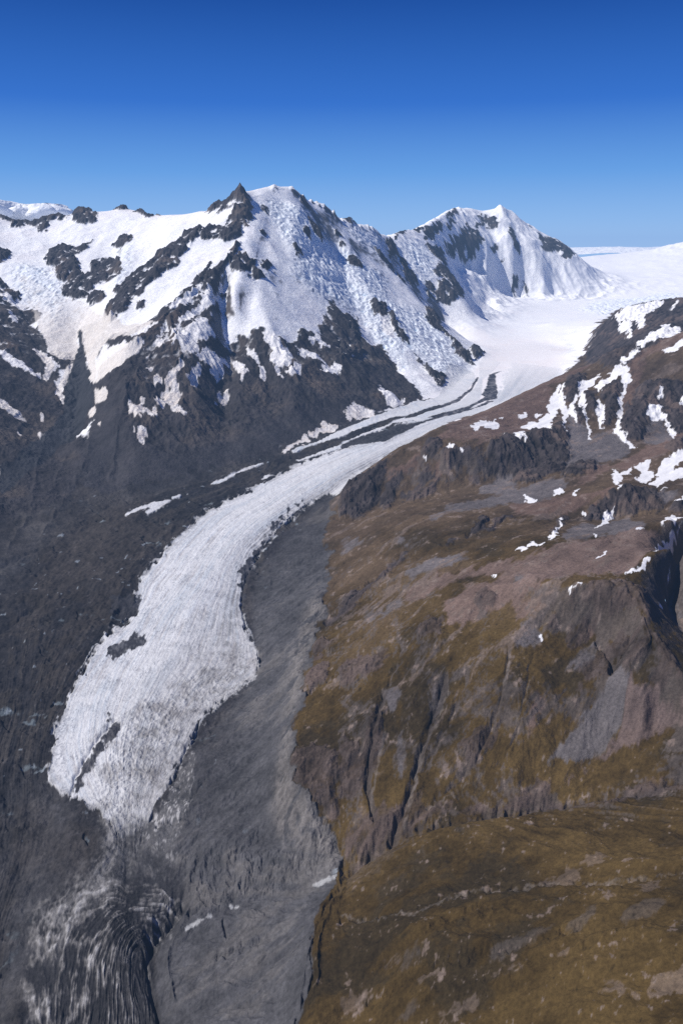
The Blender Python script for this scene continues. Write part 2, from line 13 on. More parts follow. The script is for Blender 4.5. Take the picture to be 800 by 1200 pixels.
'snow':[[(-1100,5373),(-1029,5532),(-962,5653),(-934,5653),(-993,5479),(-1054,5344),(-1089,5312)],[(-1019,5210),(-977,5372),(-922,5570),(-885,5662),(-866,5678),(-895,5522),(-933,5350),(-978,5201),(-1008,5182)],[(-889,5483),(-847,5689),(-832,5711),(-868,5481),(-886,5457)],[(-1050,5080),(-999,5169),(-1005,5121),(-1044,5043)],[(-1015,5027),(-955,5140),(-911,5201),(-913,5305),(-875,5328),(-829,5278),(-805,5185),(-835,5119),(-892,5066),(-870,4995),(-883,4909),(-944,4897),(-974,4968),(-1019,4971)],[(-869,4896),(-855,4983),(-813,5043),(-788,5039),(-755,5080),(-707,5110),(-697,5078),(-749,5029),(-802,4953),(-844,4899)],[(-787,4878),(-780,4972),(-737,5031),(-723,4966),(-740,4894)],[(-982,4674),(-955,4808),(-938,4817),(-940,4714),(-936,4614),(-895,4540),(-911,4461),(-946,4460)],[(-883,4700),(-875,4769),(-844,4851),(-831,4847),(-849,4754),(-871,4699)],[(-861,4630),(-855,4715),(-840,4737),(-844,4636)],[(-728,4748),(-685,4849),(-669,4745),(-703,4739)],[(-675,5112),(-625,5087),(-577,5001),(-590,4927),(-628,4983)],[(-512,5089),(-486,5093),(-474,4981),(-499,5007)],[(-413,5082),(-393,5090),(-368,5001),(-389,5016)],[(-334,5089),(-264,5171),(-261,5100),(-318,5048)],[(-531,5412),(-416,5355),(-332,5307),(-302,5269),(-379,5194),(-326,5190),(-330,5151),(-401,5108),(-461,5202),(-437,5248),(-484,5336)],[(-309,5402),(-226,5421),(-156,5445),(-84,5383),(-168,5359),(-224,5374),(-279,5358)],[(-216,5557),(-148,5712),(-144,5536),(-87,5562),(-117,5620)],[(-138,5290),(-56,5406),(0,5385),(0,5344),(-97,5281)],[(-619,5298),(-542,5210),(-509,5130),(-551,5148),(-583,5210)],[(-835,4615),(-833,4639),(-830,4555)],[(-736,4670),(-725,4700),(-727,4660)],[(-1034,4986),(-998,5002),(-1004,4957),(-1026,4936)],[(26,4813),(33,4950),(67,5023),(199,4985),(196,4896)],[(242,5412),(281,5322),(361,5243),(418,5259),(400,5198),(298,5097),(264,5253)],[(320,6549),(355,6576),(396,6404),(407,6289),(358,6282),(320,6369)],[(-307,4209),(-279,4314),(-237,4403),(-217,4483),(-186,4452),(-184,4410),(-235,4366),(-277,4274),(-301,4193)],[(-194,4520),(-146,4539),(-105,4627),(-113,4695),(-69,4690),(-31,4686),(-37,4619),(-98,4565),(-157,4495)],[(-942,4434),(-919,4440),(-847,4349),(-856,4334),(-923,4393)],[(-2483,6093),(-2378,6047),(-2247,6020),(-2267,5939),(-2327,5942),(-2426,6016)],[(-2341,5858),(-2271,5781),(-2226,5710),(-2255,5694)],[(-2017,5373),(-1963,5348),(-1839,5207),(-1790,5178),(-1819,5098),(-1822,5000),(-1842,5007),(-1835,5150),(-1954,5277)],[(-1466,4846),(-1534,5108),(-1513,5199),(-1393,5060),(-1325,5012),(-1273,4903),(-1240,4932),(-1238,4891),(-1190,4938),(-1176,4930),(-1229,4813),(-1288,4740),(-1333,4712),(-1418,4825)],[(-1289,5064),(-1260,5206),(-1191,5138),(-1144,5170),(-1179,5079),(-1231,5012)],[(-1124,5028),(-1095,5117),(-1085,5097),(-1110,5021)],[(-1126,4964),(-1058,5054),(-1043,5037),(-1095,4973)],[(-1074,4585),(-1052,4660),(-1031,4676),(-1045,4622)],[(-1041,4438),(-1004,4527),(-970,4599),(-947,4469),(-986,4426),(-1032,4422)],[(-1175,4383),(-1110,4349),(-1082,4439),(-1088,4352),(-1069,4318),(-1020,4358),(-992,4301),(-1044,4304),(-1085,4281),(-1136,4310)],[(-1396,4610),(-1305,4512),(-1305,4487),(-1354,4481)],[(-1168,4791),(-1114,4864),(-1142,4816)],[(-1671,5134),(-1626,5238),(-1593,5083),(-1552,5014),(-1533,5048),(-1488,4850),(-1562,4969),(-1603,5096)],[(-1577,4916),(-1526,4835),(-1520,4759),(-1572,4863)],[(-1099,4920),(-1076,4970),(-1067,4953),(-1085,4914)],[(-1119,4692),(-1091,4739),(-1105,4685)],[(-1006,4605),(-982,4674),(-977,4646),(-999,4597)],[(-1150,4347),(-1121,4292),(-1069,4289),(-1051,4341),(-999,4336),(-999,4308),(-1035,4316),(-1060,4272),(-1099,4294)],[(-1093,4161),(-1062,4117),(-1074,4125)],[(-1042,4101),(-1041,4151),(-1026,4156),(-1019,4067),(-1041,4071)],[(-1611,3696),(-1558,3686),(-1540,3638),(-1594,3651)],[(-1710,4206),(-1694,4207),(-1676,4139)],[(-1415,4486),(-1347,4403),(-1359,4401),(-1400,4435)],[(-1297,4231),(-1270,4233),(-1278,4204)],[(-1686,4483),(-1687,4521),(-1659,4418)],[(-1619,4241),(-1590,4261),(-1581,4235),(-1606,4219)],[(-1754,5008),(-1712,5046),(-1695,4942),(-1685,4838),(-1616,4712),(-1656,4763),(-1717,4883)],[(-2143,5150),(-2051,5105),(-1941,5039),(-1861,5026),(-1861,4985),(-1950,4992),(-2058,5051),(-2122,5090)],[(-1911,4507),(-1827,4462),(-1762,4437),(-1803,4394),(-1881,4426)]],
'icefall':[[(-2602,6711),(-2313,6696),(-2208,6514),(-2112,6356),(-2038,6149),(-1929,5660),(-2001,5708),(-2200,6068),(-2345,6131),(-2477,6339),(-2551,6559)],[(-1833,6971),(-1713,7001),(-1755,7366),(-1619,6571),(-1586,6270),(-1615,6121),(-1711,6121),(-1690,6444)],[(-648,7126),(-431,7292),(-295,7478),(-253,7278),(-146,7314),(0,7602),(0,6541),(-159,6253),(-288,6312),(-382,6308),(-333,6627),(-472,6771)],[(0,7543),(149,7387),(306,7575),(425,7633),(356,6976),(0,6541)],[(40,8001),(293,8409),(430,8612),(470,8111),(300,7982),(117,7786)],[(628,9315),(930,9790),(1008,9303),(880,8654),(775,8756),(660,9062)],[(0,6704),(267,6995),(450,7054),(752,7337),(914,6917),(960,6567),(1025,6528),(792,6036),(702,5945),(614,6204),(465,6170),(485,5574),(552,5500),(454,5772),(375,5986),(239,6156),(134,6556),(0,6346)],[(3028,10562),(3553,11606),(4046,11671),(4650,12029),(4793,11770),(4608,11297),(4050,11015),(3416,10259),(3099,9900)]],
'hill':[[(-54,3526),(0,3403),(175,4014),(371,4306),(735,4917),(1068,5041),(1684,6171),(1997,6755),(2097,6971),(2532,8198),(3343,10194),(3889,10872),(4569,11199),(6122,12064),(8391,10383),(15248,8360),(3128,1240),(1256,391),(510,300),(-53,493),(-67,1003),(-62,1050),(-50,1074),(-56,1163),(-46,1235),(-20,1289),(3,1330),(9,1383),(-22,1431),(-52,1466),(-79,1497),(-100,1549),(-123,1616),(-110,1668),(-133,1771),(-104,1792),(-94,1877),(-119,2004),(-86,2027),(-100,2135),(-71,2174),(-84,2261),(-42,2262),(-62,2433),(-35,2516),(-61,2691),(-25,2798),(-74,2988),(-48,3096),(-29,3250)]],
'crag':[[(1995,6724),(2240,7400),(2508,7985),(2261,6924),(3301,9979),(3486,10234),(3625,10414),(3965,10776),(4191,10942),(4419,11252),(4608,11297),(3491,6869),(2358,4585),(2505,6065),(1828,4704),(1748,4674),(1686,4627),(1575,4531),(1519,4536),(1480,4637),(1896,6311),(1990,6672)],[(757,3517),(822,3600),(950,3653),(1047,3800),(1023,3625),(975,3509),(991,3421),(885,3210),(774,3143),(697,3182)],[(1200,4397),(1290,4611),(1352,4600),(1324,4455),(1237,4253),(1164,4140),(1155,4191)],[(1266,4237),(1332,4239),(1261,3947),(1220,3987),(1236,4107)],[(1191,4121),(1196,3994),(1168,3851),(1139,3821),(1144,3938)],[(1378,4282),(1483,4341),(1464,4239),(1410,4093),(1327,3886),(1228,3727),(1333,4051),(1335,4171)],[(1562,4237),(1750,4154),(2147,4091),(1861,3474),(1545,3692),(1555,3894),(1501,3918),(1453,3774),(1345,3572),(1271,3579),(1300,3733),(1385,3939),(1480,4113)],[(899,3197),(979,3303),(1064,3292),(1037,3203),(936,3115),(892,3109)],[(967,2759),(996,2812),(1057,2833),(1113,2836),(1145,2792),(1140,2753)],[(1398,3408),(1541,3583),(1448,3350),(1375,3299)],[(0,3339),(29,3495),(93,3409),(198,3483),(200,3426),(176,3398),(147,3347),(153,3252),(97,3182),(70,3138),(0,3190)],[(231,3228),(252,3271),(305,3269),(392,3245),(381,3222),(317,3200),(256,3201)],[(444,3426),(515,3402),(589,3410),(586,3390),(548,3370),(491,3351),(438,3359),(427,3394)],[(638,3427),(697,3504),(764,3555),(724,3321),(628,3284),(596,3319),(630,3367)],[(537,3274),(588,3291),(576,3234),(541,3238)],[(557,3335),(590,3344),(607,3330),(569,3317)],[(374,3560),(430,3554),(426,3425),(387,3395),(356,3467)],[(161,3247),(220,3357),(276,3373),(226,3285),(173,3124)],[(310,3346),(365,3348),(405,3291),(341,3279)],[(347,1981),(376,1987),(407,1946),(386,1914),(362,1931)],[(0,2329),(41,2392),(101,2362),(146,2454),(212,2512),(220,2477),(166,2438),(134,2355),(74,2344),(33,2294),(0,2272)],[(322,2444),(370,2494),(374,2472),(341,2432)],[(428,2533),(475,2650),(502,2659),(457,2519),(428,2490)],[(472,2525),(522,2548),(487,2494)],[(511,2626),(593,2672),(580,2610),(522,2608)],[(196,1925),(226,1951),(267,1919),(249,1859),(197,1876)],[(613,1701),(653,1712),(672,1657),(660,1646),(631,1636),(611,1646)],[(624,1612),(652,1633),(671,1640),(680,1619),(669,1604),(639,1592),(624,1600)],[(529,1640),(562,1672),(610,1691),(609,1631),(589,1600),(543,1619)],[(514,1596),(536,1597),(526,1586)],[(487,1779),(525,1793),(517,1776),(491,1773)],[(658,1552),(692,1562),(709,1536),(685,1536),(655,1521)],[(691,1772),(739,1816),(727,1720),(693,1684),(697,1665),(722,1623),(722,1522),(716,1502),(708,1559),(699,1602),(692,1651),(684,1685),(697,1711),(690,1735)],[(528,1715),(568,1756),(575,1744),(531,1707)],[(563,1835),(601,1828),(653,1849),(697,1853),(718,1837),(694,1717),(660,1766),(629,1771),(598,1809),(554,1813)],[(874,2720),(929,2760),(990,2792),(1057,2833),(1122,2837),(1140,2779),(1115,2723),(1055,2723),(1002,2694),(984,2737),(876,2626),(827,2607)],[(711,1817),(749,1842),(730,1742),(692,1712)],[(638,2354),(742,2615),(771,2672),(707,2461),(633,2310)],[(1173,2743),(1216,2759),(1185,2678),(1154,2671)],[(395,1411),(405,1417),(424,1405),(415,1381),(453,1338),(499,1305),(535,1338),(589,1354),(655,1316),(790,1280),(757,1219),(638,1280),(599,1297),(570,1324),(519,1292),(476,1306),(405,1373),(346,1375),(303,1373),(235,1382),(158,1386),(130,1364),(96,1372),(97,1391),(133,1413),(153,1435),(167,1447),(169,1412),(245,1393),(296,1385),(348,1388),(391,1387)],[(71,1671),(99,1643),(76,1535),(38,1555),(59,1600)],[(0,1881),(67,1904),(133,1881),(87,1847),(0,1852)],[(9,1431),(54,1424),(99,1423),(105,1372),(53,1369),(9,1375)],[(0,1650),(39,1589),(56,1499),(19,1477),(0,1513)],[(281,1538),(345,1536),(322,1504),(286,1506)],[(534,1762),(576,1771),(590,1742),(544,1720)],[(251,1517),(298,1531),(313,1507),(273,1471)],[(-52,2247),(0,2296),(54,2353),(67,2320),(26,2269),(-26,2233),(-45,2206)],[(-85,2066),(-69,2131),(-24,2075),(-48,2060),(-78,2035)],[(-88,1994),(-35,1976),(-45,1896),(-84,1879),(-98,1934)],[(0,1933),(57,1934),(83,1888),(50,1870),(22,1837),(-6,1867)],[(65,1650),(90,1662),(99,1630)],[(-114,1631),(-71,1664),(-20,1621),(-4,1556),(-28,1521),(0,1467),(-28,1457),(-76,1514),(-113,1576)],[(4,1410),(54,1424),(90,1433),(124,1399),(87,1363),(35,1362)]],
'grey':[[(1023,3625),(1115,3908),(1144,3820),(1125,3554),(1206,3685),(1253,3645),(1263,3441),(1180,3298),(1098,3259),(1061,3251),(964,3280),(888,3207),(991,3421)],[(1466,3810),(1526,3838),(1475,3560),(1392,3491),(1352,3537),(1425,3721)],[(517,2929),(670,3049),(762,3089),(872,3129),(870,2996),(769,2849),(675,2845)],[(317,2785),(407,2942),(523,2964),(666,3031),(636,2884),(507,2819),(438,2825),(378,2841),(316,2707)],[(540,3070),(584,3232),(643,3268),(724,3321),(666,3031)],[(52,3121),(96,3146),(128,3072)],[(713,2459),(800,2545),(846,2533),(992,2665),(924,2339),(865,2281),(758,2259),(655,2227),(670,2326)],[(1093,2800),(1216,2842),(1244,2834),(1221,2773),(1140,2753)],[(463,2037),(504,2071),(579,1983),(569,1905),(501,1909),(439,1915)],[(95,1763),(136,1759),(138,1712),(115,1666),(107,1699)],[(109,1546),(142,1616),(146,1526),(129,1479),(112,1513)],[(207,1692),(239,1716),(244,1662),(208,1596)],[(450,1801),(492,1781),(466,1727),(404,1724)],[(103,1020),(123,1016),(127,990),(88,996)],[(534,1678),(586,1728),(626,1732),(591,1676),(542,1635),(499,1654)],[(0,2895),(49,2890),(78,2773),(31,2748),(0,2766)],[(187,2665),(218,2586),(260,2501),(224,2491),(190,2600)],[(198,2319),(280,2366),(368,2331),(396,2265),(308,2268),(211,2247)],[(51,2211),(123,2135),(158,2206),(184,2136),(121,2090),(74,2120)],[(794,1941),(857,2028),(1060,2373),(1212,2309),(981,1772),(785,1556),(857,1839),(819,1866),(762,1814),(749,1842),(745,1864)],[(218,955),(257,960),(320,965),(315,944),(277,941),(221,931)],[(325,938),(379,974),(379,955),(339,924)],[(390,918),(450,951),(463,924),(421,907)],[(71,929),(103,935),(120,917),(95,910)]],
'fan':[[(430,1454),(476,1503),(561,1555),(607,1600),(624,1569),(600,1514),(578,1483),(533,1445)]],
'fanred':[[(578,1483),(600,1514),(624,1569),(634,1546),(707,1497),(796,1477),(738,1377),(683,1460),(608,1441),(558,1443),(531,1435),(472,1406),(455,1410),(496,1434)]],
'red':[[(580,1351),(653,1353),(663,1337),(613,1332)],[(429,1593),(446,1583),(418,1533),(393,1498),(412,1551)],[(436,1226),(466,1228),(453,1209)],[(415,1568),(446,1587),(454,1575),(420,1542)],[(-135,1386),(-89,1375),(-86,1306)],[(486,2152),(609,2169),(745,2216),(926,2306),(993,2347),(1066,2398),(1186,2384),(1149,2299),(1060,2374),(838,2069),(754,1957),(659,1937),(574,1923),(487,1889),(432,1875),(446,1952),(506,1933),(466,2052)],[(269,2034),(319,2063),(332,2079),(407,2041),(466,2052),(435,1890),(383,1896),(305,1874),(274,1890),(281,1945)],[(170,2190),(214,2206),(303,2221),(396,2186),(490,2168),(466,2052),(385,2117),(316,2136),(242,2106),(183,2122)],[(432,1875),(484,1877),(533,1867),(550,1848),(503,1840),(454,1825),(421,1815)],[(575,1767),(608,1782),(635,1780),(638,1771),(614,1763),(580,1744),(524,1679),(505,1660),(556,1726)],[(586,1798),(627,1783),(591,1773)]],
'brown':[[(498,4647),(735,4917),(1068,5041),(1684,6171),(1445,4763),(1352,4600),(1130,4468),(1073,4068),(848,3774),(817,3532),(600,3485),(486,3468)],[(187,3431),(280,3437),(388,3406),(420,3357),(413,3278),(466,3273),(541,3311),(584,3369),(598,3337),(576,3299),(500,3265),(412,3268),(346,3334),(239,3374),(183,3335)],[(383,3556),(465,3612),(589,3666),(699,3731),(815,3810),(764,3555),(640,3441),(595,3452),(537,3570),(437,3525),(397,3503)],[(793,4957),(890,4198),(821,3842),(600,3739),(491,3667),(604,4698),(701,4860)],[(1549,4558),(1738,4643),(2505,6065),(3313,6487),(2339,4540),(1886,4543),(1821,4489),(1718,4584),(1610,4390),(1565,4179),(1418,3979),(1365,3944),(1459,4184),(1524,4291),(1554,4463)],[(1055,3234),(1144,3242),(1247,3340),(1410,3488),(1600,3730),(1837,3825),(1736,3597),(1491,3458),(1343,3309),(1230,3239),(1167,3155),(1091,3157),(1011,3089),(846,2850),(801,2793),(775,2810)],[(1463,4093),(1546,4188),(1458,3849),(1296,3539),(1290,3640),(1359,3889)],[(646,2931),(709,2858),(797,2897),(886,2800),(968,2846),(1002,2855),(949,2779),(864,2741),(790,2717),(673,2699),(596,2689)],[(813,2810),(1002,2855),(932,2770),(822,2756)]],
'slab':[[(327,1092),(385,1103),(393,1084),(377,1064),(336,1074)],[(403,1117),(432,1120),(452,1097),(424,1096),(405,1100)],[(435,993),(466,993),(477,973),(456,966)],[(333,822),(362,815),(369,804),(353,802),(335,812)],[(384,787),(413,797),(433,797),(416,756),(392,768)],[(345,795),(369,789),(371,772),(356,780)],[(198,924),(225,918),(270,905),(262,898),(217,911)],[(74,971),(131,959),(172,938),(178,931),(130,952),(86,967)],[(0,987),(0,1006),(42,1010),(51,996),(34,980),(14,976)],[(124,887),(160,886),(195,881),(193,872),(158,874),(141,877)],[(56,1039),(103,1020),(83,1017)],[(432,1038),(467,1028),(450,1017)],[(297,897),(324,889),(306,887)],[(-56,1882),(-22,1879),(56,1885),(110,1863),(109,1846),(55,1856),(11,1854),(-44,1845)],[(37,2121),(61,2119),(55,2084),(31,2099)],[(47,2013),(70,2010),(58,1977)]],
'stream':[[(-12,1199),(8,1202),(46,1163),(76,1143),(131,1106),(183,1116),(211,1115),(284,1087),(292,1092),(352,1082),(384,1053),(431,1035),(520,1004),(517,997),(427,1025),(381,1043),(349,1073),(282,1078),(210,1104),(181,1104),(137,1089),(75,1132),(46,1152),(8,1187)],[(54,1424),(65,1482),(76,1535),(98,1618),(102,1614),(81,1521),(70,1471),(63,1419)],[(123,1381),(150,1464),(175,1551),(207,1585),(252,1695),(256,1686),(213,1582),(181,1543),(156,1454),(131,1374)],[(169,1412),(231,1425),(278,1442),(308,1467),(311,1464),(282,1436),(232,1415),(177,1403)],[(356,1607),(375,1641),(394,1712),(399,1710),(381,1637),(361,1603)],[(373,1538),(408,1585),(431,1632),(435,1630),(413,1581),(376,1533)]],
'rim':[[(-58,2534),(-88,2237),(-112,1971),(-119,1750),(-118,1595),(-71,1487),(-7,1405),(3,1345),(-54,1393),(-130,1451),(-158,1532),(-151,1635),(-140,1778),(-142,1985),(-129,2217),(-91,2487)],[(-140,2163),(-121,2324),(-112,2438),(-56,2428),(-41,2344),(-78,2225),(-99,2106),(-117,1978),(-140,1961)]],
'wedge':[[(-563,1582),(-498,1497),(-469,1535),(-446,1591),(-418,1655),(-405,1743),(-385,1804),(-357,1642),(-366,1554),(-364,1475),(-377,1414),(-431,1412),(-468,1376),(-571,1361),(-528,1411),(-495,1467)]],
'badland':[[(-355,1470),(-262,1456),(-128,1426),(-45,1387),(-49,1338),(-140,1342),(-268,1360),(-319,1366)],[(-310,1347),(-245,1356),(-204,1351),(-241,1324),(-287,1312)],[(-241,1207),(-196,1217),(-150,1223),(-152,1208),(-210,1197)]],
'lowscree':[[(-1371,4408),(-1304,4543),(-1195,4422),(-1099,4084),(-860,3971),(-679,4202),(-478,4468),(-297,4635),(0,4995),(163,5124),(0,4699),(-278,4288),(-594,3894),(-965,3499),(-1189,3356),(-1297,3918)]],
'tan':[[(-1255,3333),(-1221,3725),(-976,3545),(-788,3389),(-850,3028),(-915,2668),(-977,2489),(-1014,2278),(-1049,2230),(-1110,2384),(-1103,2680)],[(-896,2603),(-864,2949),(-795,3245),(-694,3389),(-713,3025),(-762,2797),(-760,2428),(-813,2320),(-831,2049),(-895,2091)],[(-1440,3250),(-1380,3380),(-1236,3166),(-1203,2875),(-1242,2727)],[(-766,1601),(-619,1583),(-549,1532),(-580,1452),(-663,1416),(-737,1417)]],
'deb2':[[(604,5432),(383,5144),(158,4929),(0,4711),(-281,4338),(-601,3941),(-989,3599),(-1076,3216),(-354,3176),(0,4067),(185,4282),(511,4778),(663,5023)]],
'beige':[[(-2536,6574),(-2110,5774),(-1890,5334),(-1801,5253),(-1735,5310),(-1739,5445),(-1792,5580),(-1805,5696),(-1713,5481),(-1584,5131),(-1557,4964),(-1441,4789),(-1484,5013),(-1306,4910),(-1192,4958),(-1203,4859),(-1294,4721),(-1402,4764),(-1464,4838),(-1558,5168),(-1530,5267),(-1283,5091),(-1176,5200),(-1416,5373),(-1618,5627),(-1856,6038),(-2030,6121)],[(-1744,5167),(-1735,5310),(-1686,5047),(-1697,4947),(-1685,4854),(-1623,4735),(-1658,4762),(-1715,4878),(-1729,5003)],[(-2022,5391),(-1960,5349),(-1843,5205),(-1810,5147),(-1819,4995),(-1845,5006),(-1839,5137),(-1950,5265)],[(-1439,4717),(-1306,4512),(-1298,4445),(-1369,4485)],[(-1902,4482),(-1814,4464),(-1716,4373),(-1781,4369),(-1880,4421)],[(-1410,4465),(-1348,4408),(-1348,4387),(-1395,4426)],[(-1582,4917),(-1537,4856),(-1497,4698),(-1565,4853)]],
'tongue':[[(-1817,5708),(-1778,5664),(-1726,5496),(-1632,5234),(-1575,5032),(-1563,4925),(-1481,4720),(-1405,4417),(-1422,4268),(-1481,4185),(-1470,3914),(-1485,3742),(-1492,3567),(-1496,3398),(-1619,3718),(-1589,3834),(-1607,4127),(-1588,4356),(-1599,4617),(-1681,4918),(-1709,5109),(-1728,5311),(-1752,5482)],[(-1608,5158),(-1541,5034),(-1544,4949),(-1426,4669),(-1383,4478),(-1422,4507),(-1537,4856)]],
'lightband':[[(-558,1596),(-524,1586),(-502,1514),(-496,1467),(-499,1426),(-476,1395),(-514,1363),(-543,1314),(-553,1259),(-574,1234),(-618,1267),(-636,1310),(-623,1345),(-574,1370),(-549,1407),(-526,1447),(-520,1486)]],
'grit':[[(-60,1324),(-24,1326),(17,1335),(23,1327),(-14,1311),(-50,1310)],[(-232,1331),(-208,1328),(-210,1320),(-229,1324)],[(-316,1292),(-294,1305),(-264,1315),(-261,1310),(-290,1295),(-311,1283)]],
'tip':[[(-580,1516),(-492,1549),(-398,1630),(-350,1473),(-451,1379),(-564,1429)]],
'reg_left':[[(-2411,1911),(-1967,2503),(-1594,3130),(-1334,3351),(-1467,4229),(-1542,4706),(-1731,5461),(-1687,5652),(-1612,5974),(-1568,6488),(-1321,6608),(-1071,6750),(-1000,7300),(-1300,9500),(-3000,14500),(-14000,14500)]],
'reg_central':[[(-1063,3404),(-1467,4229),(-1542,4706),(-1731,5461),(-1687,5652),(-1612,5974),(-1568,6488),(-1321,6608),(-1071,6750),(-1000,7300),(-1300,9500),(0,9800),(500,9400),(542,9206),(644,8505),(856,8392),(1120,8354),(1113,6841),(997,6210),(788,5745),(507,5319),(130,4891),(-99,4624),(-280,4329),(-443,4082),(-597,3913),(-819,3742),(-982,3569)]],
'reg_far':[[(542,9206),(500,9400),(0,9800),(500,14500),(4500,14500),(3558,12634),(2920,12007),(2579,11763),(1960,10069),(1380,8668),(1120,8354),(856,8392),(644,8505)]],
'reg_outcrop':[[(1986,6715),(2097,6971),(2412,7928),(3319,10116),(3889,10872),(4569,11199),(7000,9000),(5000,5700),(2000,5600),(1913,6107),(1959,6471)]],
'reg_crag':[[(-61,3457),(-14,3177),(177,3213),(345,3127),(550,3130),(689,3143),(865,3308),(996,3269),(1161,3349),(1408,3642),(1624,3792),(2043,3843),(5000,4000),(6500,5600),(2000,5600),(1500,5600),(1959,6471),(1819,6209),(1257,4693),(1149,5425),(730,4883),(307,3565),(172,3948),(19,3490)]],
'reg_fore':[[(7,1325),(87,1355),(173,1362),(274,1358),(409,1356),(505,1347),(655,1318),(790,1280),(872,1182),(1100,1048),(900,400),(300,400),(60,500),(-64,881),(-53,1009),(-45,1121),(-33,1236)]],
'toe':[[(-455,1517),(-379,1477),(-342,1415),(-330,1388),(-337,1363),(-360,1328),(-387,1275),(-372,1196),(-331,1120),(-307,1019),(-519,1006),(-561,1101),(-622,1239),(-639,1323),(-608,1365),(-551,1385),(-518,1429),(-497,1490)]]}
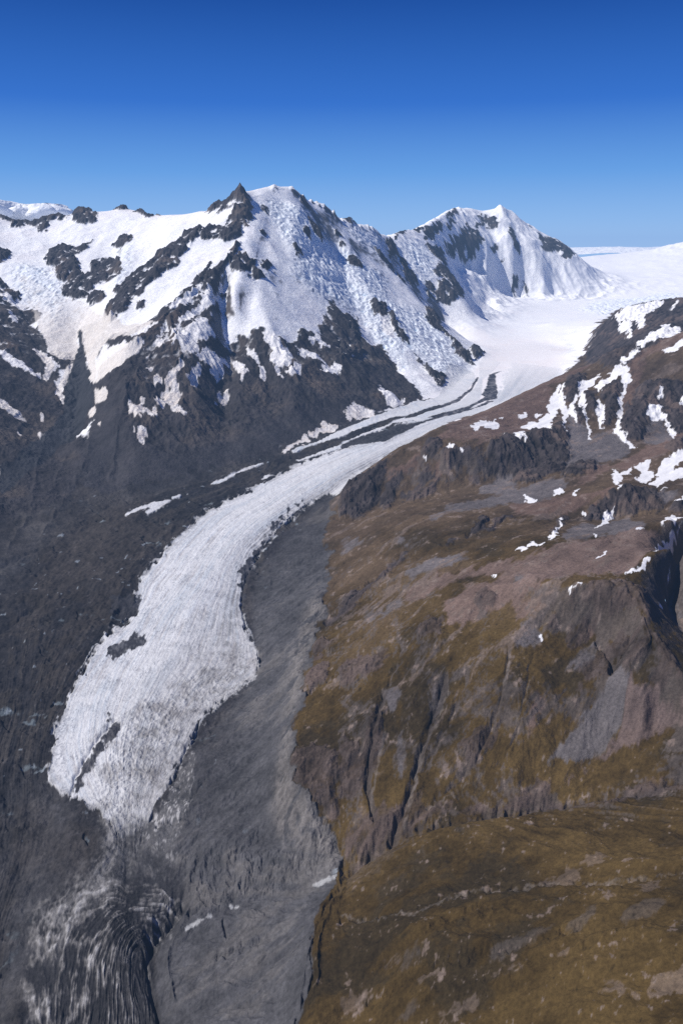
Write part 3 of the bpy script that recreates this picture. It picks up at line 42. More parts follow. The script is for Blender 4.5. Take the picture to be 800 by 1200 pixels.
PATCHES=[[(839,3751),(882,3836),(953,3877),(1042,4038),(1055,4115),(1105,4264),(1189,4444),(1184,4402),(1131,4230),(1174,4325),(1221,4481),(1210,4393),(1164,4238),(1127,4045),(1132,4005),(1097,3909),(1045,3735),(1016,3610),(1046,3767),(1093,3984),(1101,4059),(1073,4011),(1016,3861),(959,3668),(911,3695),(871,3647),(858,3726)],[(1142,4075),(1200,4155),(1274,4354),(1314,4416),(1416,4496),(1421,4456),(1303,4294),(1261,4240),(1253,4170),(1216,4050),(1192,3904),(1160,3731),(1123,3554),(1125,3584),(1158,3794),(1203,4023),(1219,4184),(1178,4089),(1144,3938),(1133,3824),(1124,3861),(1126,3989)],[(1345,4304),(1390,4326),(1453,4428),(1488,4395),(1438,4339),(1378,4282),(1348,4197),(1351,4245)],[(1252,3934),(1301,4088),(1320,4097),(1300,4028),(1315,4025),(1270,3887),(1209,3710),(1226,3805)],[(1516,4413),(1550,4396),(1524,4291),(1463,4181),(1424,4087),(1356,3889),(1297,3733),(1281,3610),(1273,3472),(1272,3413),(1255,3444),(1257,3564),(1253,3645),(1271,3704),(1341,3889),(1341,3916),(1403,4068),(1464,4239)],[(1478,3885),(1505,3930),(1549,3937),(1581,3969),(1547,3894),(1547,3810),(1543,3726),(1541,3667),(1487,3580),(1527,3722),(1532,3824),(1507,3842),(1473,3818)],[(1596,4078),(1618,4096),(1595,4022),(1580,4013)],[(1654,3938),(1705,4024),(1723,4018),(1661,3898)],[(2259,6970),(2406,7012),(2503,6989),(2678,6990),(2616,6864),(2504,6784),(2423,6688),(2353,6448),(2312,6395),(2341,6688),(2307,6793),(2275,6798)],[(2261,6777),(2326,6746),(2277,6524),(2172,6227),(2175,6299),(2241,6469),(2214,6588)],[(1739,4790),(2256,6135),(2392,6216),(2473,6313),(2444,6233),(2516,6134),(1910,4737),(1821,4719),(1760,4711),(1696,4658),(1679,4679),(2234,6161)],[(1539,4566),(1580,4622),(1669,4647),(1686,4627),(1594,4555),(1545,4509)],[(2619,6678),(2808,7008),(2758,6875),(2631,6664)],[(1780,4564),(1826,4565),(1915,4625),(1922,4579),(1826,4502),(1782,4538)],[(1469,4428),(1519,4536),(1565,4462),(1527,4303),(1466,4209),(1501,4361),(1412,4325),(1334,4204),(1340,4308)],[(1088,3159),(1090,3075),(1161,3139),(1151,3107),(1106,3050),(1071,3005),(1006,2856),(1026,2942)],[(990,2806),(1035,2887),(1029,2834),(997,2801)],[(1170,3153),(1245,3232),(1263,3210),(1209,3107),(1214,3027),(1183,2988),(1130,2907),(1117,2962),(1176,3082)],[(1138,2884),(1216,3011),(1258,3126),(1375,3299),(1392,3274),(1414,3322),(1456,3325),(1423,3245),(1338,3136),(1275,3059),(1376,3125),(1322,2990),(1217,2927),(1158,2874)],[(1155,2842),(1212,2873),(1170,2840)],[(1173,2764),(1241,2785),(1232,2761),(1185,2756)],[(798,2935),(837,2991),(851,2969),(835,2923),(799,2907)],[(846,2850),(901,2962),(895,2936),(851,2838)],[(692,2978),(702,2934),(726,2898),(706,2843),(685,2838),(688,2905)],[(873,3945),(906,3976),(914,3938),(877,3916)],[(951,3963),(983,3990),(980,3953),(955,3934)],[(771,3614),(825,3661),(812,3531),(795,3468),(797,3525),(756,3534)],[(617,2273),(671,2402),(754,2635),(710,2486),(657,2338),(617,2248)],[(511,2244),(533,2247),(547,2226),(538,2199),(517,2215)],[(553,2267),(571,2292),(572,2241),(599,2238),(577,2212),(548,2232)],[(834,2677),(856,2724),(854,2695),(835,2661)],[(791,2379),(893,2633),(918,2700),(926,2690),(962,2724),(955,2711),(864,2525)],[(867,2276),(892,2303),(922,2314),(895,2291)],[(943,2328),(981,2351),(1079,2558),(1136,2645),(1120,2571),(1064,2402),(1028,2370),(984,2341)],[(740,2253),(752,2270),(750,2242),(739,2229)],[(686,2055),(741,2126),(742,2117),(696,2058)],[(833,2032),(932,2245),(991,2316),(1061,2379),(1086,2393),(1060,2373),(999,2314),(861,2057),(835,2025)],[(727,1943),(759,1955),(790,1983),(813,2002),(804,1983),(774,1951),(738,1926),(727,1925)],[(550,1842),(569,1841),(591,1839),(585,1834),(563,1836)],[(877,2027),(885,2034),(893,2038),(881,2025)],[(872,2013),(887,2030),(877,2011)],[(843,1957),(862,1981),(852,1961)],[(805,1883),(811,1880),(810,1867),(795,1851)],[(599,3702),(633,3760),(668,3822),(681,3775),(741,3853),(746,3785),(715,3711),(674,3701),(648,3727),(623,3632),(594,3631)],[(759,3898),(792,3909),(769,3867)],[(455,3437),(463,3473),(485,3464),(480,3433),(462,3426)],[(510,3397),(524,3401),(519,3378),(511,3381)],[(348,3420),(379,3405),(373,3396),(351,3406)],[(704,3512),(732,3548),(718,3488),(703,3482)],[(470,1761),(484,1767),(482,1753),(475,1746)],[(412,2085),(432,2085),(428,2072),(417,2070)]]
FLOW=[[(1290,6484,0.0),(1030,5341,0.0),(761,5109,0.0),(411,4803,0.0),(144,4449,0.0),(0,4294,0.0),(-219,4022,0.0),(-435,3594,0.0),(-601,3389,0.0),(-651,3152,0.0),(-697,2946,0.0),(-732,2734,0.0),(-718,2608,0.0),(-711,2458,0.0),(-746,2375,0.0),(-766,2250,0.0),(-771,2093,0.0),(-771,1935,0.0),(-759,1829,0.0),(-724,1691,0.0),(-669,1649,0.0),(-620,1621,0.0),(-555,1570,0.0),(-511,1510,0.0)],[(1684,6171,1.0),(1068,5041,1.0),(735,4917,1.0),(371,4306,1.0),(175,4014,1.0),(41,3757,1.0),(-59,3541,1.0),(-184,3305,1.0),(-277,3085,1.0),(-330,2927,1.0),(-351,2750,1.0),(-343,2592,1.0),(-312,2446,1.0),(-278,2338,1.0),(-251,2189,1.0),(-257,2121,1.0),(-318,2043,1.0),(-375,1939,1.0),(-393,1840,1.0),(-417,1730,1.0),(-443,1644,1.0),(-449,1579,1.0),(-452,1505,1.0)],[(-1141,2618,-0.7),(-996,2094,-0.7),(-883,1595,-0.7),(-761,1161,-0.7)],[(-1330,2961,-0.6),(-1124,3382,-0.6),(-813,3709,-0.6),(-438,4026,-0.6)],[(-375,1455,1.15),(-350,1588,1.15),(-329,1789,1.15),(-194,2041,1.15),(-268,2595,1.15)],[(-511,1510,0.0),(-631,1434,0.0),(-657,1297,0.0),(-618,1107,0.0)]]
RINGS=[[(-332,1384,0.0),(-434,1385,0.0),(-554,1394,0.0),(-609,1339,0.0),(-610,1256,0.0),(-556,1101,0.0),(-489,945,0.0)],[(-405,1257,1.0),(-395,1186,1.0),(-358,1117,1.0),(-304,948,1.0)],[(-654,1504,-0.6),(-485,1519,-0.6),(-320,1467,-0.6)],[(-331,1379,0.0),(-342,1361,0.16666666666666666),(-355,1342,0.3333333333333333),(-369,1321,0.5),(-381,1299,0.6666666666666666),(-394,1277,0.8333333333333334),(-405,1257,1.0)]]
CUTS=[(-30,1.6,[(-340,7693),(-332,7673)]),(-30,1.6,[(-275,7758),(-267,7751)]),(-30,1.6,[(-216,7823),(-207,7784)]),(-34,1.7,[(-63,7964),(-55,7907)]),(-30,1.6,[(8,8050),(16,8014)]),(-30,1.6,[(182,8345),(189,8267)]),(-30,1.6,[(261,8470),(269,8466)]),(-13,1.3,[(429,8780),(437,8756)]),(-16,1.3,[(-956,7035),(-939,6956)]),(-18,1.5,[(-893,6990),(-872,6930)]),(-14,1.4,[(-2618,7781),(-2607,7794)]),(-12,1.4,[(-2453,7748),(-2421,7690)]),(-30,2.2,[(-825,7016),(-804,6943)]),(-22,1.8,[(-1995,7869),(-1989,7876)]),(-10,2.0,[(-2348,7793),(-2233,7793)]),(-30,2.4,[(-431,7590),(-408,7564)]),(-22,2.4,[(-585,7470),(-565,7397)]),(-14,1.6,[(-156,7890),(-154,7796)]),(-12,1.6,[(81,8190),(89,8116)]),(-12,1.6,[(316,8606),(321,8483)]),(-40,2.6,[(1676,12400),(1700,12192)]),(-55,3.6,[(2374,12932),(2369,12743)]),(-14,1.6,[(743,9951),(930,10390)]),(-12,1.6,[(1224,11224),(1378,11607)]),(-6,2.5,[(-1331,4330),(-1281,4001),(-1233,3576),(-1223,3129)]),(-5,2.2,[(-1606,4413),(-1485,3849),(-1326,3308),(-1303,2975)]),(-7,2.0,[(-1170,4163),(-1130,3936),(-1104,3742)]),(4,4,[(-1151,4161),(-1103,3932),(-1074,3721)]),(-5,2,[(-1552,4603),(-1407,4067),(-1318,3550)]),(20,5.5,[(9,1328),(52,1350),(96,1365),(139,1369),(205,1350),(274,1358),(341,1353),(393,1374),(440,1348),(487,1341),(527,1338),(590,1314),(655,1318),(790,1280)]),(16,3.0,[(100,1734),(84,1664),(72,1609),(61,1554),(55,1479),(68,1417)]),(15,3.4,[(243,1700),(212,1629),(183,1559),(154,1473),(128,1406),(105,1375)]),(6,2.2,[(392,1700),(356,1597),(329,1539),(276,1467),(192,1416),(140,1379)]),(3,1.8,[(449,1704),(413,1602),(381,1522),(332,1455)]),(5,2.5,[(154,1879),(118,1772)]),(7,2.6,[(289,1675),(228,1565),(173,1489)]),(20,3.0,[(-42,2256),(0,2284),(51,2349),(88,2403),(121,2423),(156,2457),(197,2496)]),(12,2.4,[(328,2455),(361,2482)]),(16,2.6,[(413,2498),(443,2549),(476,2626)]),(8,2.2,[(494,2530),(594,2676)]),(10,2.4,[(0,1901),(45,1924),(101,1911)]),(8,2.0,[(-89,1863),(-34,1888),(11,1913)]),(14,3.0,[(604,1720),(611,1664),(607,1600)]),(10,2.5,[(668,1686),(634,1643),(600,1607)]),(7,1.6,[(-3,1284),(-29,1235),(-45,1176),(-53,1122),(-49,1062),(-68,1029),(-83,991)]),(-5,1.8,[(5,1268),(-19,1228),(-34,1170),(-42,1117),(-39,1058),(-56,1017)]),(-6,2.0,[(-69,1036),(-58,1128),(-53,1183)]),(7,2.5,[(0,1182),(119,1130),(230,1098),(298,1087),(349,1073),(427,1023),(518,1000)]),(9,3.0,[(41,982),(106,971),(206,953),(276,936),(347,931)]),(6,2.5,[(56,1032),(137,1029),(223,1058)]),(-6,5,[(29,1084),(165,1037),(296,1022),(416,992)]),(-6,5,[(66,948),(198,900),(314,895),(426,888)]),(24,6.0,[(-335,1362),(-354,1335),(-372,1304),(-381,1277)]),(10,2.5,[(-382,1269),(-381,1232),(-362,1179),(-334,1121)]),(-7,2.5,[(-317,1354),(-323,1289),(-337,1255),(-336,1213),(-310,1149)]),(5,1.8,[(-314,1449),(-323,1412),(-322,1386)]),(5,1.5,[(-136,1414),(-150,1372)]),(8,2.0,[(-312,1326),(-283,1341),(-244,1342)]),(9,2.0,[(-237,1209),(-196,1213),(-155,1217)]),(8,1.6,[(-236,1288),(-223,1247)]),(8,2.0,[(-389,1635),(-359,1643),(-334,1681)]),(7,1.8,[(-423,1551),(-376,1563),(-340,1562)]),(7,2.2,[(-1099,2357),(-1066,2494),(-1012,2592),(-930,2669)]),(6,2.0,[(-1273,2810),(-1227,2899),(-1192,2985)]),(8,2.2,[(-1073,2290),(-1000,2297)]),(5,1.8,[(-983,2596),(-926,2605)]),(6,2.0,[(-768,1551),(-712,1559)]),(7,2.0,[(-868,1763),(-826,1829),(-764,1856)]),(-7,3.0,[(-753,2349),(-776,2662),(-763,2942),(-686,3243),(-547,3544)]),(6,1.6,[(-314,2417),(-344,2549),(-350,2685),(-344,2832),(-311,3004),(-258,3210)]),(8,1.8,[(-413,1708),(-403,1807),(-386,1892)]),(7,1.8,[(-653,1648),(-655,1719),(-647,1788),(-631,1851),(-612,1908)])]
PATCH_LABELS=['branching snow gully at the left end of the dark crag ridge', 'long tapering snow tongue between the first two crags of the ridge', 'broken snow chute in the middle of the crag ridge', 'narrow hanging snow finger below the middle of the crag ridge', 'longest snow gully bending right across the grey scree below the crags', 'hooked snow patch above grey scree between brown crags', 'short upright snow streak high on the brown crag', 'snow streak at the far right end of the brown crags', 'broad snow cover draped over the far rocky hill beside the glacier', 'small ragged snow patch on the dark face of the far rocky hill', 'curved snow slope at the right foot of the far rocky hill', 'snow ramp along the col behind the crag ridge', 'slanting snow streak near the top of the far rocky hill', 'snow band on the brown ridge crest at the right edge', 'snow slope capping the crag ridge where it meets the col', 'jagged snow patch left of the big snowfield above the rock band', 'small snow patch just below the jagged one at the rock band', 'lobed snow patch between the jagged one and the large snowfield', 'large streaky snowfield at the right edge below the brown crest', 'thin snow streak under the large streaky snowfield', 'thin snow ledge at the right edge under the snowfield', 'oval snow patch alone on the brown bench below the crags', 'thin slanting snow sliver right of the oval patch', 'wedge shaped snow patch left of the oval patch on the brown bench', 'snow patch on the flat brown shoulder left of the snow gully', 'small snow patch nearest the branching gully on the brown shoulder', 'notched snow bank hanging over the dark cliff edge', 'snow strip in the gully at the left end of the grey rock band', 'flat snow patch at the left end of the row under the rock band', 'winged snow patch second in the row under the rock band', 'upright snow patch in a notch of the grey rock band', 'bent snow strip crossing the foot of the rock band', 'snow sliver on the scree just under the rock band right end', 'fan shaped snow patch under the right end of the rock band', 'round snow spot on grey scree below the rock band', 'thin snow sliver on the reddish scree slope', 'long snow cornice along the ridge above the shaded scree valley', 'snow cornice below the long one on the ridge end', 'snow sliver above the brown cliff on the hill', 'topmost of the snow spots in the shaded scree valley', 'second snow spot down the shaded scree valley', 'third snow spot down the shaded scree valley', 'lowest snow spot in the shaded scree valley', 'largest snow patch on the flat brown shoulder above the glacier', 'small snow patch right of the largest one on the brown shoulder', 'snow patch at the top of the dark cliff facing the glacier', 'snow patch in a cleft of the dark cliff', 'paired snow specks on the brown slope nearest the glacier', 'snow patch at the upper edge of the dark crags by the shoulder', 'lone snow patch at the head of a dry gully on the grassy slope', 'lone snow speck on the red scree above the grassy slope']

# ---------------------------------------------------------------- terrain maths (numpy only)
CAMZ = 2400.0
TH0, TH1 = math.radians(-70.0), math.radians(70.0)
L0, L1 = math.log(260.0), math.log(26000.0)
F4 = np.float32

def row_curve():
    """rows of the fine grid: closer together where steep far faces need them"""
    l = np.linspace(L0, L1, 4001); r = np.exp(l)
    w = 1-0.6*np.clip((520-r)/60, 0, 1)+0.9*np.clip((r-4500)/1500, 0, 1)-1.6*np.clip((r-13800)/1500, 0, 1)
    cdf = np.concatenate([[0], np.cumsum((w[1:]+w[:-1])/2)]); cdf /= cdf[-1]
    return l, cdf
_RL, _RC = row_curve()
def col_curve():
    """columns: dense over the valley itself, sparse far out to the sides"""
    t = np.linspace(TH0, TH1, 4001); w = 1-0.84*np.clip((np.abs(np.degrees(t))-31)/4, 0, 1)
    cdf = np.concatenate([[0], np.cumsum((w[1:]+w[:-1])/2)]); cdf /= cdf[-1]
    return t, cdf
_CT, _CC = col_curve()
def cols_of(th, nt):
    return np.interp(th, _CT, _CC)*(nt-1) if nt > 600 else (th-TH0)/(TH1-TH0)*(nt-1)
def rows_of(lr, nr):
    return np.interp(lr, _RL, _RC)*(nr-1) if nr > 600 else (lr-L0)/(L1-L0)*(nr-1)
def grid_axes(nt, nr):
    lr = np.interp(np.linspace(0, 1, nr), _RC, _RL) if nr > 600 else np.linspace(L0, L1, nr)
    th = np.interp(np.linspace(0, 1, nt), _CC, _CT) if nt > 600 else np.linspace(TH0, TH1, nt)
    return th, lr

def to_grid(x, y, nt, nr):
    th = np.arctan2(x, y); lr = np.log(np.hypot(x, y))
    return cols_of(th, nt), rows_of(lr, nr)

def solve_membrane(ctrl, nt, nr):
    """Stretch a sheet through the control lines (world x, y, z); the polar log grid is conformal, so this is Laplace in the plane."""
    acc = np.zeros((nr, nt)); cnt = np.zeros((nr, nt))
    for line in ctrl:
        a = np.array(line, float)
        gi, gj = to_grid(a[:, 0], a[:, 1], nt, nr)
        if len(a) == 1:
            segs = [(gi, gj, a[:, 2])]
        else:
            segs = []
            for k in range(len(a) - 1):
                n = int(max(abs(gi[k+1]-gi[k]), abs(gj[k+1]-gj[k])) * 1.5) + 2
                t = np.linspace(0, 1, n)
                segs.append((gi[k]+(gi[k+1]-gi[k])*t, gj[k]+(gj[k+1]-gj[k])*t, a[k, 2]+(a[k+1, 2]-a[k, 2])*t))
        for u, v, z in segs:
            iu = np.rint(u).astype(int); iv = np.rint(v).astype(int)
            ok = (iu >= 0) & (iu < nt) & (iv >= 0) & (iv < nr)
            np.add.at(acc, (iv[ok], iu[ok]), z[ok]); np.add.at(cnt, (iv[ok], iu[ok]), 1)
    levels = [(acc, cnt)]
    while min(levels[-1][0].shape) > 24:
        a, c = levels[-1]
        h, w = a.shape
        H, W = (h + 1)//2, (w + 1)//2
        A = np.zeros((H*2, W*2)); C = np.zeros((H*2, W*2)); A[:h, :w] = a; C[:h, :w] = c
        A = A.reshape(H, 2, W, 2).sum((1, 3)); C = C.reshape(H, 2, W, 2).sum((1, 3))
        levels.append((A, C))
    z = None
    for li in range(len(levels)-1, -1, -1):
        a, c = levels[li]
        m = c > 0
        tgt = np.where(m, a/np.maximum(c, 1), 0)
        if z is None:
            z = np.full(a.shape, tgt[m].mean())
        else:
            z = np.repeat(np.repeat(z, 2, 0), 2, 1)[:a.shape[0], :a.shape[1]]
        n_it = 600 if li > 0 else 250
        for _ in range(n_it):
            p = np.pad(z, 1, mode='edge')
            q = 0.25*(p[:-2, 1:-1]+p[2:, 1:-1]+p[1:-1, :-2]+p[1:-1, 2:])
            z = np.where(m, tgt, q)
    return z

def blur(a, s):
    """separable gaussian, edge padded"""
    if s <= 0: return a
    if s > 6:       # three box passes
        r = max(1, int(round(s*0.94)))
        for ax in (0, 1):
            for _ in range(3):
                p = np.pad(a, [(r+1, r) if k == ax else (0, 0) for k in (0, 1)], mode='edge')
                c = np.cumsum(p, axis=ax, dtype=np.float64)
                a = (np.take(c, range(2*r+1, c.shape[ax]), ax) - np.take(c, range(0, c.shape[ax]-2*r-1), ax))/(2*r+1)
        return a.astype(F4)
    r = int(math.ceil(3*s)); k = np.exp(-0.5*(np.arange(-r, r+1)/s)**2); k /= k.sum()
    for ax in (0, 1):
        p = np.pad(a, [(r, r) if q == ax else (0, 0) for q in (0, 1)], mode='edge')
        o = np.zeros(a.shape, a.dtype)
        n = a.shape[ax]
        for i, w in enumerate(k):
            o += a.dtype.type(w)*(p[i:i+n] if ax == 0 else p[:, i:i+n])
        a = o
    return a

def resize(a, nr, nt):
    """bicubic-ish: bilinear after a light blur"""
    h, w = a.shape
    v = (grid_axes(nt, nr)[1]-L0)/(L1-L0)*(h-1); u = (grid_axes(nt, nr)[0]-TH0)/(TH1-TH0)*(w-1)
    i = np.clip(np.floor(v).astype(int), 1, h-3); j = np.clip(np.floor(u).astype(int), 1, w-3)
    fv = (v-i)[:, None]; fu = (u-j)[None, :]
    def cr(p0, p1, p2, p3, t):
        return p1 + 0.5*t*(p2-p0 + t*(2*p0-5*p1+4*p2-p3 + t*(3*(p1-p2)+p3-p0)))
    rows = cr(a[i-1], a[i], a[i+1], a[i+2], fv)
    return cr(rows[:, j-1], rows[:, j], rows[:, j+1], rows[:, j+2], fu).astype(F4)

def hash2(ix, iy, seed):
    h = (ix.astype(np.uint32)*np.uint32(374761393) + iy.astype(np.uint32)*np.uint32(668265263) + np.uint32(seed*974634777 & 0xffffffff))
    h = (h ^ (h >> np.uint32(13)))*np.uint32(1274126177)
    return h ^ (h >> np.uint32(16))

def perlin1(x, y, seed=0):
    xf = np.floor(x); yf = np.floor(y)
    ix = xf.astype(np.int32); iy = yf.astype(np.int32)
    fx = (x-xf).astype(F4); fy = (y-yf).astype(F4)
    u = fx*fx*fx*(fx*(fx*6-15)+10); v = fy*fy*fy*(fy*(fy*6-15)+10)
    def g(ox, oy):
        a = (hash2(ix+ox, iy+oy, seed) & np.uint32(1023)).astype(np.int32)
        return GX[a]*(fx-ox) + GY[a]*(fy-oy)
    a = g(0, 0); b = g(1, 0); c = g(0, 1); d = g(1, 1)
    ab = a+u*(b-a); cd = c+u*(d-c)
    return (ab+v*(cd-ab))*F4(1.5)
_ang = np.arange(1024)/1024.0*2*np.pi
GX = np.cos(_ang).astype(F4); GY = np.sin(_ang).astype(F4)

from concurrent.futures import ThreadPoolExecutor
_POOL = ThreadPoolExecutor(4)
def banded(fn):
    """run a per-point function on bands of rows, four at a time"""
    def run(*a, **k):
        shp = next(v.shape for v in a if hasattr(v, 'shape'))
        if len(shp) < 2 or shp[0] < 64: return fn(*a, **k)
        out = np.empty(shp, F4)
        def cut(v, i):
            return v[i:i+24] if hasattr(v, 'shape') and v.shape == shp else v
        def job(i):
            out[i:i+24] = fn(*[cut(v, i) for v in a], **{q: cut(v, i) for q, v in k.items()})
        list(_POOL.map(job, range(0, shp[0], 24)))
        return out
    return run

perlin = banded(perlin1)

@banded
def fbm(x, y, scale, octaves, seed=0, gain=0.5, ridged=False, cell=None):
    """scale = first wavelength in metres; octaves finer than ~2.2 cells fade out"""
    o = np.zeros(x.shape, F4); amp = 1.0; wl = scale
    for k in range(octaves):
        n = perlin1(x/wl+17.3*k, y/wl-9.1*k, seed+k)
        if ridged: n = 1-2*np.abs(n)
        if cell is not None:
            n = n*np.clip(wl/(2.2*cell)-1, 0, 1)
        o += F4(amp)*n
        amp *= gain; wl *= 0.5
    return o

@banded
def erosion(x, y, sx, sy, scale, octaves, seed=0, gain=0.5, cell=None, branch=0.7, sharp=1.0):
    """gullies that run down the slope (sx, sy): wave packets laid across the fall line, octave on octave"""
    h = np.zeros(x.shape, F4); gx = np.zeros(x.shape, F4); gy = np.zeros(x.shape, F4)
    amp = 1.0; wl = scale
    for k in range(octaves):
        px = x/wl; py = y/wl
        ddx = sx+gx*branch; ddy = sy+gy*branch
        m = np.sqrt(ddx*ddx+ddy*ddy)+1e-4
        mm = np.minimum(m*2.0, 1.0)/m
        dx = (-ddy*mm).astype(F4); dy = (ddx*mm).astype(F4)     # across the slope
        xf = np.floor(px); yf = np.floor(py)
        ix = xf.astype(np.int32); iy = yf.astype(np.int32)
        fx = (px-xf).astype(F4); fy = (py-yf).astype(F4)
        C = np.zeros(x.shape, F4); S = np.zeros(x.shape, F4); W = np.zeros(x.shape, F4)
        for ox in (-1, 0, 1):
            for oy in (-1, 0, 1):
                hh = hash2(ix+ox, iy+oy, seed+31*k)
                jx = ox+(hh & np.uint32(255)).astype(F4)/255; jy = oy+((hh >> np.uint32(8)) & np.uint32(255)).astype(F4)/255
                ax = fx-jx; ay = fy-jy
                w = np.exp(-2.2*(ax*ax+ay*ay))
                ph = (ax*dx+ay*dy)*F4(2*np.pi)
                C += w*np.cos(ph); S += w*np.sin(ph); W += w
        C /= W; S /= W
        if cell is not None:
            fade = np.clip(wl/(2.5*cell)-1, 0, 1)
            C *= fade; S *= fade
        h += F4(amp)*C
        gx += F4(amp)*(-S*dx)*F4(1.2); gy += F4(amp)*(-S*dy)*F4(1.2)
        amp *= gain; wl *= 0.5
    return h

def sstep(a, b, x):
    t = np.clip((x-a)/(b-a), 0, 1)
    return t*t*(3-2*t)

def fill_poly(out, pts, nt, nr, val=1.0):
    """even-odd fill of a world polygon on the grid"""
    a = np.array(pts, float)
    gi, gj = to_grid(a[:, 0], a[:, 1], nt, nr)
    i0, i1 = max(0, int(gi.min())), min(nt-1, int(math.ceil(gi.max())))
    j0, j1 = max(0, int(gj.min())), min(nr-1, int(math.ceil(gj.max())))
    if i1 < i0 or j1 < j0: return
    X = np.arange(i0, i1+1, dtype=F4)[None, :]; Y = np.arange(j0, j1+1, dtype=F4)[:, None]
    ins = np.zeros((j1-j0+1, i1-i0+1), bool)
    n = len(a)
    for k in range(n):
        x1, y1, x2, y2 = gi[k], gj[k], gi[(k+1) % n], gj[(k+1) % n]
        if y1 == y2: continue
        c = ((y1 > Y) != (y2 > Y))
        xi = x1+(Y-y1)*(x2-x1)/(y2-y1)
        ins ^= c & (X < xi)
    out[j0:j1+1, i0:i1+1][ins] = val

def layer(polys, nt, nr, soft):
    m = np.zeros((nr, nt), F4)
    for p in polys: fill_poly(m, p, nt, nr)
    if soft <= 0 or not polys: return m
    a = np.nonzero(m.any(1))[0]; b = np.nonzero(m.any(0))[0]
    if len(a) == 0: return m
    q = int(soft*4)+3
    i0, i1, j0, j1 = max(0, a[0]-q), min(nr, a[-1]+q), max(0, b[0]-q), min(nt, b[-1]+q)
    m[i0:i1, j0:j1] = blur(m[i0:i1, j0:j1].copy(), soft)
    return m

def biggest_piece(m):
    """keep the largest connected patch of a small boolean window"""
    lab = np.where(m, np.arange(1, m.size+1).reshape(m.shape), 0)
    while True:
        p = np.pad(lab, 1); q = np.maximum.reduce([p[1:-1, 1:-1], p[:-2, 1:-1], p[2:, 1:-1], p[1:-1, :-2], p[1:-1, 2:]])*m
        if (q == lab).all(): break
        lab = q
    ids, n = np.unique(lab[lab > 0], return_counts=True)
    return lab == ids[n.argmax()] if len(ids) else m

# ---------------------------------------------------------------- the terrain
def make_base(nt, nr):
    """base sheet and its slope on the full grid"""
    cn, cr = 561, 490
    z = solve_membrane(CTRL, cn, cr)
    z = blur(z, 0.9)
    zs = blur(z, 2.5)
    z0 = resize(z, nr, nt)
    th, lr = grid_axes(cn, cr)
    dz_th = np.gradient(zs, th, axis=1); dz_lr = np.gradient(zs, lr, axis=0)
    r = np.exp(lr)[:, None]
    gt = dz_th/r; gr = dz_lr/r
    s, c = np.sin(th)[None, :], np.cos(th)[None, :]
    gx = gt*c+gr*s; gy = -gt*s+gr*c
    return z0, resize(gx, nr, nt), resize(gy, nr, nt)

